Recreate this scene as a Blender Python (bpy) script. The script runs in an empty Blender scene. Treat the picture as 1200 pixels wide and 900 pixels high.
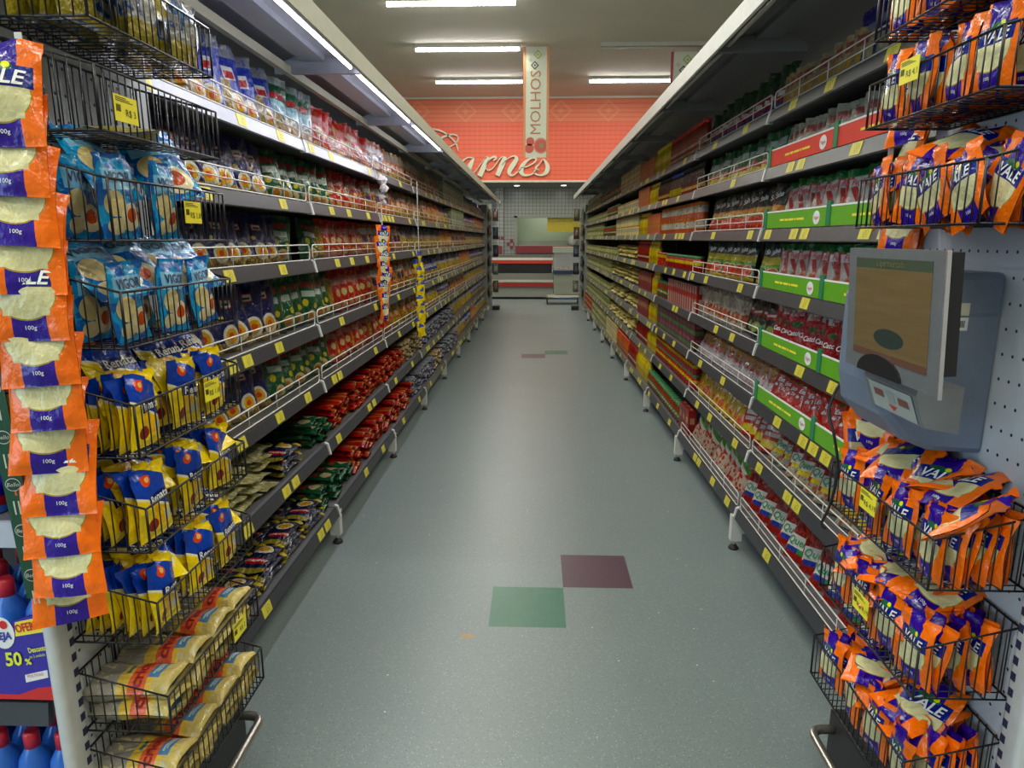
import bpy, math, random
from mathutils import Matrix, Vector, Euler
R = random.Random(7)
C = bpy.context.scene.collection
pi = math.pi
# ------------------------------------------------------------------ camera, world, lights
cam = bpy.data.cameras.new('camera'); camo = bpy.data.objects.new('camera', cam); C.objects.link(camo)
PITCH = math.radians(12.0); YAW = math.atan(28 / (800 / math.cos(PITCH)))
camo.location = (0, 0, 1.45); camo.rotation_euler = (pi / 2 - PITCH, 0, YAW)
cam.sensor_fit = 'HORIZONTAL'; cam.sensor_width = 36; cam.lens = 36 * 800 / 1200; cam.clip_start = .02
bpy.context.scene.camera = camo
vs = bpy.context.scene.view_settings
vs.view_transform = 'Standard'; vs.look = 'None'; vs.gamma = 1; vs.use_curve_mapping = False; vs.exposure = 0.0
w = bpy.data.worlds.new('world'); bpy.context.scene.world = w; w.use_nodes = True
w.node_tree.nodes['Background'].inputs[0].default_value = (.9, 1, 1, 1)
w.node_tree.nodes['Background'].inputs[1].default_value = .05
CEIL = 5.08
LAMP_W = 62
def area(name, loc, sx, sy, power, col=(1, 1, .93), rot=(0, 0, 0)):
    l = bpy.data.lights.new(name, 'AREA'); l.shape = 'RECTANGLE'; l.size = sx; l.size_y = sy
    l.energy = power; l.color = col
    o = bpy.data.objects.new(name, l); C.objects.link(o); o.location = loc; o.rotation_euler = rot
    return o
for yy in (-2.6, 0.2, 3.0, 5.8, 8.6, 11.43, 14.03, 16.8):
    for xx in (-1.35, 2.2):
        if xx > 0 and yy in (11.43, 14.03): continue
        area('ceiling_tube_light', (xx, yy, CEIL - .16), 2.0, .12, LAMP_W, (1, .98, .82))
area('shopfront_daylight', (-4.2, -3.2, 2.0), 5, 2.8, 190, (.55, .78, 1), (pi / 2, 0, -.62))

# ------------------------------------------------------------------ helpers: nodes
def sock(nt, v):
    return v
def newmat(name):
    m = bpy.data.materials.new(name); m.use_nodes = True
    return m, m.node_tree, m.node_tree.nodes['Principled BSDF']
def lk(nt, a, b): nt.links.new(a, b)
def math_(nt, op, a, b=None, c=None):
    n = nt.nodes.new('ShaderNodeMath'); n.operation = op
    for i, v in enumerate((a, b, c)):
        if v is None: continue
        if isinstance(v, (int, float)): n.inputs[i].default_value = v
        else: lk(nt, v, n.inputs[i])
    return n.outputs[0]
def vmath(nt, op, a, b=None, c=None):
    n = nt.nodes.new('ShaderNodeVectorMath'); n.operation = op
    for i, v in enumerate((a, b, c)):
        if v is None: continue
        if isinstance(v, tuple): n.inputs[i].default_value = v
        else: lk(nt, v, n.inputs[i])
    return n.outputs['Value'] if op in ('LENGTH', 'DOT_PRODUCT') else n.outputs[0]
def mixc(nt, f, a, b):
    n = nt.nodes.new('ShaderNodeMix'); n.data_type = 'RGBA'
    if isinstance(f, (int, float)): n.inputs[0].default_value = f
    else: lk(nt, f, n.inputs[0])
    for i, v in ((6, a), (7, b)):
        if isinstance(v, tuple): n.inputs[i].default_value = (*v[:3], 1)
        else: lk(nt, v, n.inputs[i])
    return n.outputs[2]
def noise(nt, vec, scale, detail=2):
    n = nt.nodes.new('ShaderNodeTexNoise'); n.inputs['Scale'].default_value = scale; n.inputs['Detail'].default_value = detail
    if vec is not None: lk(nt, vec, n.inputs['Vector'])
    return n.outputs[0]
def voro(nt, vec, scale):
    n = nt.nodes.new('ShaderNodeTexVoronoi'); n.inputs['Scale'].default_value = scale
    if vec is not None: lk(nt, vec, n.inputs['Vector'])
    return n
def bump(nt, bs, h, strength, dist=.01):
    n = nt.nodes.new('ShaderNodeBump'); n.inputs['Strength'].default_value = strength; n.inputs['Distance'].default_value = dist
    lk(nt, h, n.inputs['Height']); lk(nt, n.outputs[0], bs.inputs['Normal'])
def coord(nt, which='Object'):
    return nt.nodes.new('ShaderNodeTexCoord').outputs[which]
MC = {}
def plain(name, col, rough=.5, metal=0, var=.06, scale=30, emis=0):
    if name in MC: return MC[name]
    m, nt, b = newmat(name)
    c = coord(nt); f = noise(nt, c, scale)
    lo = tuple(max(0, x * (1 - 2 * var)) for x in col[:3]); hi = tuple(min(1, x * (1 + 2 * var)) for x in col[:3])
    lk(nt, mixc(nt, f, lo, hi), b.inputs['Base Color'])
    b.inputs['Roughness'].default_value = rough; b.inputs['Metallic'].default_value = metal
    if emis:
        b.inputs['Emission Color'].default_value = (*col[:3], 1); b.inputs['Emission Strength'].default_value = emis
    MC[name] = m; return m
# printed film: layers in pack coordinates (u across, v up)
def film(name, base, layers, rough=.3, wr=7, bs=.35):
    shade_val = .95 if name[5:] in ('cheese', 'renata', 'vigor', 'crioulo', 'yellowsachet') or name == 'label_cleaner' else .56  # all but the listed packs print darker: shelf shade put into the colour
    if name in MC: return MC[name]
    m, nt, b = newmat(name)
    uv = coord(nt, 'UV')
    s = nt.nodes.new('ShaderNodeSeparateXYZ'); lk(nt, uv, s.inputs[0]); U, V = s.outputs[0], s.outputs[1]
    oi = nt.nodes.new('ShaderNodeObjectInfo')
    cb = nt.nodes.new('ShaderNodeCombineXYZ'); lk(nt, math_(nt, 'MULTIPLY', oi.outputs['Random'], 37.0), cb.inputs[0]); lk(nt, math_(nt, 'MULTIPLY', oi.outputs['Random'], 91.0), cb.inputs[1])
    uvr = vmath(nt, 'ADD', uv, cb.outputs[0])
    cur = base
    for L in layers:
        k = L[0]
        if k == 'r':      # rect cu cv hu hv col
            _, cu, cv, hu, hv, col = L
            f = math_(nt, 'MULTIPLY', math_(nt, 'COMPARE', U, cu, hu), math_(nt, 'COMPARE', V, cv, hv))
        elif k == 'e':    # ellipse
            _, cu, cv, ru, rv, col = L
            f = math_(nt, 'LESS_THAN', vmath(nt, 'LENGTH', vmath(nt, 'MULTIPLY_ADD', uv, (1 / ru, 1 / rv, 0), (-cu / ru, -cv / rv, 0))), 1.0)
        elif k == 'h':    # half ellipse, lower half only
            _, cu, cv, ru, rv, col = L
            f = math_(nt, 'LESS_THAN', vmath(nt, 'LENGTH', vmath(nt, 'MULTIPLY_ADD', uv, (1 / ru, 1 / rv, 0), (-cu / ru, -cv / rv, 0))), 1.0)
            f = math_(nt, 'MULTIPLY', f, math_(nt, 'LESS_THAN', V, cv))
        elif k == 't':    # textured rect: cu cv hu hv c1 c2 scale thr
            _, cu, cv, hu, hv, c1, c2, sc, th = L
            f = math_(nt, 'MULTIPLY', math_(nt, 'COMPARE', U, cu, hu), math_(nt, 'COMPARE', V, cv, hv))
            v = voro(nt, uvr, sc).outputs['Distance']
            col = mixc(nt, math_(nt, 'GREATER_THAN', v, th), c1, c2)
        elif k == 'n':    # noise splashes everywhere: thr scale col
            _, th, sc, col = L
            f = math_(nt, 'GREATER_THAN', noise(nt, uvr, sc, 3), th)
        elif k == 'd':    # tilted band: slope, centre, half, col
            _, sl, cc, hh, col = L
            f = math_(nt, 'COMPARE', math_(nt, 'ADD', V, math_(nt, 'MULTIPLY', U, sl)), cc, hh)
        cur = mixc(nt, f, cur, col)
    hs = nt.nodes.new('ShaderNodeHueSaturation')
    lk(nt, math_(nt, 'ADD', .8 * shade_val, math_(nt, 'MULTIPLY', oi.outputs['Random'], .4 * shade_val)), hs.inputs['Value']); hs.inputs['Saturation'].default_value = 1.12
    if isinstance(cur, tuple): hs.inputs['Color'].default_value = (*cur, 1)
    else: lk(nt, cur, hs.inputs['Color'])
    lk(nt, hs.outputs[0], b.inputs['Base Color'])
    b.inputs['Roughness'].default_value = rough
    if bs: 
        b.inputs['Coat Weight'].default_value = .25; b.inputs['Coat Roughness'].default_value = .1; b.inputs['Specular IOR Level'].default_value = .4
        c = uvr
        bump(nt, b, noise(nt, c, wr, 3), bs, .02)
    MC[name] = m; return m

# ------------------------------------------------------------------ helpers: meshes
class MB:
    def __init__(s): s.v = []; s.f = []; s.uv = []; s.mi = []; s.sm = []
    def face(s, idx, uvs=None, mi=0, sm=False):
        s.f.append(tuple(idx)); s.uv.append(uvs or [(0, 0)] * len(idx)); s.mi.append(mi); s.sm.append(sm)
    def box(s, x0, x1, y0, y1, z0, z1, mi=0, bev=0):
        if bev:
            return s.rbox(x0, x1, y0, y1, z0, z1, bev, mi)
        n = len(s.v)
        s.v += [(x, y, z) for z in (z0, z1) for y in (y0, y1) for x in (x0, x1)]
        q = [(0, 0), (1, 0), (1, 1), (0, 1)]
        for f in ((0, 1, 5, 4), (1, 3, 7, 5), (3, 2, 6, 7), (2, 0, 4, 6)): s.face([n + i for i in f], q, mi)
        s.face([n + i for i in (4, 5, 7, 6)], q, mi); s.face([n + i for i in (2, 3, 1, 0)], q, mi)
    def rbox(s, x0, x1, y0, y1, z0, z1, r, mi=0):
        # chamfered vertical + top edges via stacked rings
        def ring(z, ins):
            a0, a1, b0, b1 = x0 + ins, x1 - ins, y0 + ins, y1 - ins; n = len(s.v); c = max(r - ins, r * .3)
            for cx, cy, a in ((a1 - c, b0 + c, -90), (a1 - c, b1 - c, 0), (a0 + c, b1 - c, 90), (a0 + c, b0 + c, 180)):
                for k in range(4):
                    t = math.radians(a + k * 30); s.v.append((cx + c * math.cos(t), cy + c * math.sin(t), z))
            return n
        rs = [ring(z0, r), ring(z0 + r * .3, r * .3), ring(z0 + r, 0), ring(z1 - r, 0), ring(z1 - r * .3, r * .3), ring(z1, r)]
        zs = [0, .05, .1, .9, .95, 1]
        for k in range(5):
            for i in range(16):
                j = (i + 1) % 16
                s.face((rs[k] + i, rs[k] + j, rs[k + 1] + j, rs[k + 1] + i), [(i / 16, zs[k]), ((i + 1) / 16, zs[k]), ((i + 1) / 16, zs[k + 1]), (i / 16, zs[k + 1])], mi, True)
        s.face([rs[0] + i for i in range(15, -1, -1)], None, mi); s.face([rs[5] + i for i in range(16)], None, mi)
    def bar(s, a, b, r, n=6, mi=0):
        a = Vector(a); b = Vector(b); d = (b - a).normalized()
        u = d.orthogonal().normalized(); v = d.cross(u); k0 = len(s.v)
        for p in (a, b):
            for i in range(n):
                t = 2 * pi * i / n; s.v.append(tuple(p + (u * math.cos(t) + v * math.sin(t)) * r))
        for i in range(n):
            j = (i + 1) % n; s.face((k0 + i, k0 + j, k0 + n + j, k0 + n + i), None, mi, True)
        s.face([k0 + i for i in range(n - 1, -1, -1)], None, mi); s.face([k0 + n + i for i in range(n)], None, mi)
    def tube(s, pts, r, n=8, mi=0, closed=False):
        P = [Vector(p) for p in pts]; k0 = len(s.v); m = len(P); u = None
        for i, p in enumerate(P):
            d = ((P[(i + 1) % m] - P[i - 1]) if closed else (P[min(i + 1, m - 1)] - P[max(i - 1, 0)])).normalized()
            u = d.orthogonal().normalized() if u is None else (u - d * u.dot(d)).normalized()
            v = d.cross(u)
            for k in range(n):
                t = 2 * pi * k / n; s.v.append(tuple(p + (u * math.cos(t) + v * math.sin(t)) * r))
        for i in range(m if closed else m - 1):
            for k in range(n):
                a = k0 + i * n; b = k0 + ((i + 1) % m) * n; j = (k + 1) % n
                s.face((a + k, a + j, b + j, b + k), None, mi, True)
        if not closed:
            s.face([k0 + k for k in range(n - 1, -1, -1)], None, mi); s.face([k0 + (m - 1) * n + k for k in range(n)], None, mi)
    def lathe(s, prof, n=16, mi=0, cx=0, cy=0, umi=None):
        k0 = len(s.v); m = len(prof); z0 = prof[0][1]; z1 = prof[-1][1]
        for r, z in prof:
            for k in range(n):
                t = 2 * pi * k / n + pi / 2; s.v.append((cx + r * math.cos(t), cy + r * math.sin(t), z))
        for i in range(m - 1):
            va = (prof[i][1] - z0) / (z1 - z0 + 1e-9); vb = (prof[i + 1][1] - z0) / (z1 - z0 + 1e-9)
            for k in range(n):
                a = k0 + i * n; b = a + n; j = (k + 1) % n
                s.face((a + k, a + j, b + j, b + k), [(k / n, va), ((k + 1) / n, va), ((k + 1) / n, vb), (k / n, vb)], umi[i] if umi else mi, True)
        s.face([k0 + k for k in range(n - 1, -1, -1)], None, umi[0] if umi else mi); s.face([k0 + (m - 1) * n + k for k in range(n)], [(.5, 1)] * n, umi[-1] if umi else mi)
    def prism(s, poly, a0, a1, axis='y', mi=0):   # poly in the two other axes
        n = len(poly); k0 = len(s.v)
        for a in (a0, a1):
            for p, q in poly:
                s.v.append({'y': (p, a, q), 'x': (a, p, q), 'z': (p, q, a)}[axis])
        q4 = [(0, 0), (1, 0), (1, 1), (0, 1)]
        for i in range(n):
            j = (i + 1) % n; s.face((k0 + i, k0 + j, k0 + n + j, k0 + n + i), q4, mi)
        s.face([k0 + i for i in range(n - 1, -1, -1)], None, mi); s.face([k0 + n + i for i in range(n)], None, mi)
    def mesh(s, name, mats):
        me = bpy.data.meshes.new(name); me.from_pydata(s.v, [], s.f)
        uvl = me.uv_layers.new(name='UVMap'); k = 0
        flat = []
        for u in s.uv:
            for p in u: flat += [p[0], p[1]]
        uvl.data.foreach_set('uv', flat)
        me.polygons.foreach_set('material_index', s.mi); me.polygons.foreach_set('use_smooth', s.sm)
        for m in (mats if isinstance(mats, (list, tuple)) else [mats]): me.materials.append(m)
        me.validate(); me.update(); return me
def link(name, me, parent=None, loc=(0, 0, 0), rot=(0, 0, 0)):
    o = bpy.data.objects.new(name, me); C.objects.link(o); o.location = loc; o.rotation_euler = rot
    if parent: o.parent = parent
    return o
def tag(o, label, cat=None, group=None, kind=None):
    o['label'] = label
    if cat: o['category'] = cat
    if group: o['group'] = group
    if kind: o['kind'] = kind
    return o
def struct(name, mb, mats, label=None):
    o = link(name, mb.mesh(name, mats)); o['kind'] = 'structure'
    if label: o['label'] = label
    return o
def empty(name, loc, label, cat, group=None, rz=0):
    o = link(name, None, None, loc, (0, 0, rz)); return tag(o, label, cat, group)
TXC = {}
def text_geo(body, size, shear=0, bold=0, align='CENTER'):
    k = (body, size, shear, bold, align)
    if k in TXC: return TXC[k]
    cu = bpy.data.curves.new('t', 'FONT'); cu.body = body; cu.size = size; cu.shear = shear; cu.resolution_u = 2
    cu.align_x = align; cu.align_y = 'CENTER'; cu.offset = bold
    o = bpy.data.objects.new('t', cu); C.objects.link(o)
    bpy.context.view_layer.update()
    me = bpy.data.meshes.new_from_object(o.evaluated_get(bpy.context.evaluated_depsgraph_get()))
    g = ([tuple(v.co) for v in me.vertices], [tuple(p.vertices) for p in me.polygons])
    bpy.data.objects.remove(o); bpy.data.curves.remove(cu); bpy.data.meshes.remove(me)
    TXC[k] = g; return g
def add_text(mb, body, size, fn, mi, shear=0, bold=0, rot=0, align='CENTER', sx=1):
    """fn maps flat text coordinates (p, q) to a point on the carrier surface"""
    vs_, fs = text_geo(body, size, shear, bold, align); n = len(mb.v); c, s_ = math.cos(rot), math.sin(rot)
    for x, y, z in vs_:
        x *= sx; mb.v.append(fn(x * c - y * s_, x * s_ + y * c))
    for f in fs: mb.face([n + i for i in f], None, mi)

# ------------------------------------------------------------------ packs
def pouch(w, h, d, prof='pillow', seed=0, nu=8, nv=10, texts=(), crush=.0055, mats=None, name='pouch'):
    rr = random.Random(seed); ph = [rr.uniform(0, 6.28) for _ in range(8)]
    def th(u, v):
        e = max(0, 1 - abs(2 * u - 1) ** 2.6) ** .6
        if prof == 'pillow': p = 0 if v < .03 or v > .95 else math.sin(pi * (v - .03) / .92) ** .5
        elif prof == 'stand': p = (min(1, (v + .02) / .08) ** .5) * (1 - max(0, v - .1) / .85) ** .75 if v < .94 else 0
        elif prof == 'loose': p = 0 if v < .02 or v > .93 else min(1, (v - .02) / .1) ** .5 * max(0, (1 - ((v - .02) / .91) ** 2.2)) ** .8
        else: p = 1 if .02 < v < .98 else .5
        wob = 1 + .10 * math.sin(7 * u + ph[0]) * math.sin(9 * v + ph[1]) + .06 * math.sin(17 * u + ph[2]) * math.sin(15 * v + ph[3])
        return .0008 + d / 2 * e * p * wob
    def off(u, v): return crush * (math.sin(5 * u + ph[4]) * math.sin(6 * v + ph[5])) + (crush * 1.6 * math.sin(11 * u + ph[6]) if (v > .9 and prof != 'flat') else 0)
    def X(u, v):
        nar = 1 - (.07 * math.sin(pi * min(1, max(0, v))) if prof != 'stand' else .04 * math.sin(pi * v))
        return (u - .5) * w * nar
    def P(u, v, side): return (X(u, v), side * th(u, v) + off(u, v), v * h)
    mb = MB()
    vsn = sorted(set([0, .03, .95, 1] + [i / nv for i in range(nv + 1)]))
    vsn = [v for i, v in enumerate(vsn) if i == 0 or v - vsn[i - 1] > .015]
    for side in (-1, 1):
        n = len(mb.v)
        for v in vsn:
            for i in range(nu + 1): mb.v.append(P(i / nu, v, side))
        for j in range(len(vsn) - 1):
            for i in range(nu):
                a = n + j * (nu + 1) + i; b = a + 1; c = b + nu + 1; e = a + nu + 1
                us = [i / nu, (i + 1) / nu]; q = [(us[0], vsn[j]), (us[1], vsn[j]), (us[1], vsn[j + 1]), (us[0], vsn[j + 1])]
                if side < 0: mb.face((a, b, c, e), q, 0, True)
                else: mb.face((b, a, e, c), [q[1], q[0], q[3], q[2]], 0, True)
    for T in texts:   # body,size,cu,cv,mi[,shear,bold,rot]
        body, size, cu, cv, mi = T[:5]; sh, bo, ro = (list(T[5:]) + [0, 0, 0])[:3]
        def fn(p, q):
            u = cu + p / w; v = cv + q / h; return ((u - .5) * w * .97, -th(min(1, max(0, u)), min(1, max(0, v))) + off(u, v) - .0013, v * h)
        add_text(mb, body, size, fn, mi, sh, bo, ro)
    return mb.mesh(name, mats)

WHT = plain('print_white', (.8, .8, .78), .4); DKT = plain('print_navy', (.02, .02, .09), .4)
YLT = plain('print_yellow', (.9, .75, .05), .4); BLT = plain('print_black', (.02, .02, .02), .4); RDT = plain('print_red', (.6, .02, .02), .4)
GNT = plain('print_green', (.02, .2, .08), .4)
cream = (.72, .68, .40); orange = (.95, .17, .01); purple = (.05, .03, .27); navy = (.012, .016, .10); royal = (.015, .04, .42)
red = (.55, .015, .012); dgreen = (.008, .09, .035); lime = (.22, .55, .02); yel = (.85, .62, .03); pasta = (.55, .36, .08); pasta2 = (.75, .55, .2)
white = (.75, .75, .72); tomato = (.6, .05, .02); sky = (.03, .22, .55)
D = {}
def design(key, name, desc, cat, mesh_fn, w, h, d, pitch, **kw):
    D[key] = dict(name=name, desc=desc, cat=cat, fn=mesh_fn, w=w, h=h, d=d, pitch=pitch, meshes=None, **kw)
def pdesign(key, name, desc, cat, w, h, d, pitch, base, prints, texts=(), prof='loose', nvar=3, mats=(), **kw):
    m = film("film_" + key, base, prints, rough=kw.pop('rough', .28), wr=kw.pop('wr', 7), bs=kw.pop('bs', .55))
    nu = kw.pop('nu', 8); nv = kw.pop('nv', 10)
    def fn():
        return [pouch(w, h, d, prof, s * 13 + len(key) * 7, nu, nv, texts, mats=[m] + list(mats), name=name) for s in range(nvar)]
    design(key, name, desc, cat, fn, w, h, d, pitch, **kw)
TX = [WHT, DKT, RDT, BLT, YLT]   # material slots 1..5 on packs
# left side pasta
bowl = lambda cu, cv, r=.2: [('e', cu, cv, r, r * .62, (.78, .74, .6)), ('e', cu, cv, r * .72, r * .42, (.8, .42, .05)), ('e', cu, cv, r * .36, r * .2, (.7, .08, .01))]
pdesign('navy', 'pasta_bag', 'navy pasta bag', 'pasta bag', .17, .235, .065, .125, navy,
        [('n', .62, 9, (.10, .09, .12)), ('t', .5, .06, .5, .08, pasta2, (.3, .18, .03), 18, .45), ('r', .5, .72, .16, .07, red), ('r', .5, .72, .14, .05, white), ('r', .5, .71, .1, .018, navy), ('e', .3, .5, .08, .04, pasta2)] + bowl(.55, .25, .27), mats=TX, phi=25)
pdesign('bluetop', 'pasta_bag', 'royal blue pasta bag', 'pasta bag', .17, .26, .065, .15, royal,
        [('r', .5, .93, .5, .1, (.3, .32, .38)), ('n', .6, 8, (.10, .12, .4)), ('t', .2, .3, .3, .24, pasta2, (.35, .24, .05), 16, .4), ('r', .55, .62, .2, .09, white), ('r', .55, .6, .17, .05, red)] + bowl(.62, .22, .25), mats=TX, phi=25)
pdesign('green', 'pasta_bag', 'dark green pasta bag', 'pasta bag', .17, .23, .065, .13, dgreen,
        [('n', .64, 10, (.14, .2, .12)), ('e', .3, .42, .11, .075, (.6, .5, .06)), ('e', .72, .36, .09, .06, (.6, .5, .06)), ('r', .5, .6, .3, .06, (.5, .6, .55)), ('n', .70, 6, dgreen), ('r', .5, .78, .3, .05, (.5, .03, .03)), ('e', .55, .15, .22, .13, (.6, .48, .25)), ('e', .5, .15, .13, .07, (.5, .2, .03)), ('n', .7, 7, (.45, .35, .1)), ('n', .7, 12, (.4, .5, .42))], phi=25)
pdesign('greenclear', 'pasta_bag', 'tall green pasta bag', 'pasta bag', .17, .26, .065, .15, dgreen,
        [('r', .5, .94, .5, .07, (.25, .3, .3)), ('t', .25, .25, .3, .22, pasta2, (.35, .24, .05), 16, .4), ('r', .5, .5, .35, .11, (.3, .55, .62)), ('n', .66, 7, (.2, .3, .3)), ('r', .5, .68, .3, .05, (.5, .03, .03)), ('e', .7, .18, .2, .13, (.7, .5, .35))], phi=25)
pdesign('red', 'pasta_bag', 'red pasta bag', 'pasta bag', .17, .23, .065, .14, red,
        [('n', .6, 8, (.6, .14, .06)), ('t', .15, .4, .15, .4, pasta2, (.5, .3, .06), 16, .4), ('r', .58, .7, .25, .07, (.7, .3, .28)), ('e', .6, .45, .13, .09, (.7, .55, .25)), ('n', .66, 6, (.75, .55, .2)), ('n', .7, 11, (.8, .7, .6)), ('e', .5, .15, .2, .1, (.6, .35, .15))], phi=22)
pdesign('gold', 'pasta_bag', 'clear bag of yellow pasta', 'pasta bag', .16, .22, .06, .14, pasta,
        [('t', .5, .5, .5, .5, (.7, .48, .1), (.3, .17, .03), 14, .42), ('r', .5, .8, .5, .12, (.35, .28, .2)), ('e', .5, .5, .26, .17, red), ('e', .5, .5, .2, .1, (.7, .5, .3))], phi=20)
pdesign('mixred', 'pasta_bag', 'red and gold pasta bag', 'pasta bag', .16, .22, .06, .14, (.5, .1, .03),
        [('t', .5, .35, .5, .35, (.7, .45, .1), (.45, .12, .03), 12, .42), ('r', .5, .75, .35, .1, white), ('n', .6, 7, red), ('e', .5, .5, .2, .12, navy)], phi=20)
pdesign('yelblue', 'pasta_bag', 'yellow and blue pasta bag', 'pasta bag', .16, .22, .06, .14, (.65, .46, .06),
        [('t', .5, .3, .5, .3, (.75, .5, .08), (.4, .25, .04), 12, .45), ('r', .5, .82, .5, .18, (.08, .1, .2)), ('r', .5, .62, .3, .07, (.5, .5, .5)), ('n', .63, 6, (.5, .35, .1))], phi=18)
pdesign('royal', 'pasta_bag', 'bright blue pasta bag', 'pasta bag', .16, .21, .06, .14, royal,
        [('n', .6, 7, (.1, .12, .25)), ('t', .5, .2, .5, .2, (.6, .45, .1), (.3, .2, .05), 12, .42), ('r', .5, .6, .3, .09, (.5, .5, .55))], phi=18)
pdesign('orangebag', 'pasta_bag', 'orange pasta bag', 'pasta bag', .15, .21, .05, .14, (.8, .2, .05),
        [('r', .5, .4, .3, .2, (.7, .4, .1)), ('n', .62, 7, (.5, .1, .05))], phi=12)
def boxfn(w, h, d, m, r=.004, name='carton', extra=None):
    def fn():
        mb = MB(); n = 0
        # box facing -Y; own uv per face
        mb.box(-w / 2, w / 2, -d / 2, d / 2, 0, h)
        mm = [m] + TX
        if extra: extra(mb)
        return [mb.mesh(name, mm)]
    return fn
design('palebox', 'pasta_carton', 'pale green carton', 'carton', boxfn(.17, .21, .06, film('film_palebox', (.45, .5, .34), [('r', .5, .5, .3, .36, (.5, .53, .36)), ('r', .35, .5, .05, .1, dgreen), ('r', .65, .5, .05, .1, dgreen), ('r', .5, .9, .5, .04, (.2, .3, .1))], .5, bs=0), name='pasta_carton'), .17, .21, .06, .18, phi=0)
# flat spaghetti, long axis into the shelf
pdesign('spag_red', 'spaghetti_packet', 'red spaghetti packet', 'spaghetti packet', .085, .28, .032, .09, red,
        [('r', .5, .5, .09, .5, (.6, .33, .05)), ('r', .85, .5, .04, .5, (.6, .33, .05)), ('n', .6, 6, (.42, .02, .02)), ('n', .69, 11, (.6, .3, .2))], prof='flat', nu=4, nv=5, layers=5)
pdesign('spag_pale', 'noodle_packet', 'pale clear noodle packet', 'noodle packet', .12, .25, .04, .13, (.75, .72, .42),
        [('t', .5, .5, .5, .5, (.85, .8, .48), (.5, .46, .22), 9, .4), ('n', .62, 7, (.95, .95, .8)), ('r', .5, .5, .3, .1, (.5, .4, .1))], prof='pillow', nu=6, nv=6, layers=5)
pdesign('spag_green', 'spaghetti_packet', 'green spaghetti packet', 'spaghetti packet', .085, .28, .032, .09, dgreen,
        [('r', .5, .7, .2, .2, (.5, .42, .08)), ('r', .5, .35, .3, .06, (.55, .1, .08)), ('e', .5, .15, .3, .1, (.6, .5, .3)), ('n', .66, 6, (.2, .28, .2))], prof='flat', nu=4, nv=5, layers=4)
pdesign('spag_beige', 'spaghetti_packet', 'beige and red spaghetti packet', 'spaghetti packet', .085, .28, .032, .09, (.45, .33, .18),
        [('r', .5, .6, .3, .2, (.45, .1, .06)), ('n', .58, 8, (.4, .36, .28))], prof='flat', nu=4, nv=5, layers=5)
pdesign('spag_blue', 'spaghetti_packet', 'blue and silver spaghetti packet', 'spaghetti packet', .085, .28, .032, .09, (.25, .26, .32),
        [('r', .5, .75, .5, .2, royal), ('n', .58, 8, (.35, .35, .4)), ('n', .68, 5, (.5, .35, .06))], prof='flat', nu=4, nv=5, layers=5)
pdesign('flat_navy', 'pasta_packet', 'flat navy packet', 'pasta packet', .105, .235, .034, .24, (.010, .012, .05),
        [('r', .5, .93, .5, .05, (.6, .45, .04)), ('r', .5, .07, .5, .05, (.3, .25, .05)), ('e', .5, .66, .36, .14, (.75, .72, .55)), ('e', .5, .66, .26, .09, (.7, .35, .04)), ('r', .5, .3, .36, .075, (.5, .02, .02)), ('n', .68, 8, (.12, .12, .2))],
        texts=[('VITAMINIZ', .018, .5, .3, 1, .2)], mats=TX, prof='pillow', nu=8, nv=10, layers=3)
# basket packs
pdesign('cheese', 'cheese_sachet', 'orange grated cheese sachet', 'cheese sachet', .12, .165, .026, .11, orange,
        [('r', .52, .5, .22, .5, purple), ('e', .5, .47, .40, .27, (.35, .27, .05)), ('e', .5, .47, .385, .255, cream), ('t', .5, .35, .3, .1, cream, (.66, .62, .36), 40, .3),
         ('r', .5, .63, .43, .105, (.02, .03, .22)), ('e', .5, .715, .2, .05, (.02, .13, .06)), ('e', .62, .735, .05, .035, (.8, .8, .05)), ('r', .02, .5, .06, .5, orange), ('r', .98, .5, .06, .5, orange)],
        texts=[('VALE', .032, .5, .61, 1, .25, .0006), ('100g', .0095, .52, .13, 1)], mats=TX, prof='pillow', nu=12, nv=14, wr=5, bs=.35, nvar=4, rough=.25)
pdesign('renata', 'wafer_pouch', 'yellow and blue food pouch', 'food pouch', .125, .17, .028, .12, (.85, .62, .04),
        [('r', .5, .36, .22, .2, (.72, .42, .06)), ('n', .6, 8, (.8, .55, .1)), ('d', .35, .88, .24, (.02, .06, .38)), ('d', .35, .65, .02, (.8, .75, .5)), ('e', .35, .83, .13, .08, (.7, .08, .03)), ('e', .38, .84, .06, .04, (.8, .5, .2)), ('r', .62, .53, .36, .07, (.01, .015, .12)), ('e', .3, .2, .12, .09, (.25, .04, .03)), ('e', .75, .24, .14, .08, (.5, .5, .42))],
        texts=[('Renata', .027, .62, .53, 1, 0, .0005)], mats=TX, prof='pillow', nu=12, nv=14, wr=5, bs=.35, nvar=4, rough=.22)
pdesign('vigor', 'cheese_pouch', 'blue grated cheese pouch', 'cheese pouch', .13, .175, .026, .12, (.02, .12, .42),
        [('n', .5, 4, (.03, .3, .6)), ('r', .5, .7, .42, .12, (.25, .5, .7)), ('e', .3, .42, .22, .16, (.7, .58, .3)), ('e', .65, .25, .28, .17, (.78, .68, .45)), ('e', .65, .27, .15, .09, (.6, .1, .04)), ('e', .3, .15, .2, .1, (.7, .6, .35))],
        texts=[('VIGOR', .03, .5, .72, 2, .15, .0006)], mats=TX, prof='pillow', nu=12, nv=14, wr=5, bs=.35, nvar=4, rough=.22)
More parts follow.
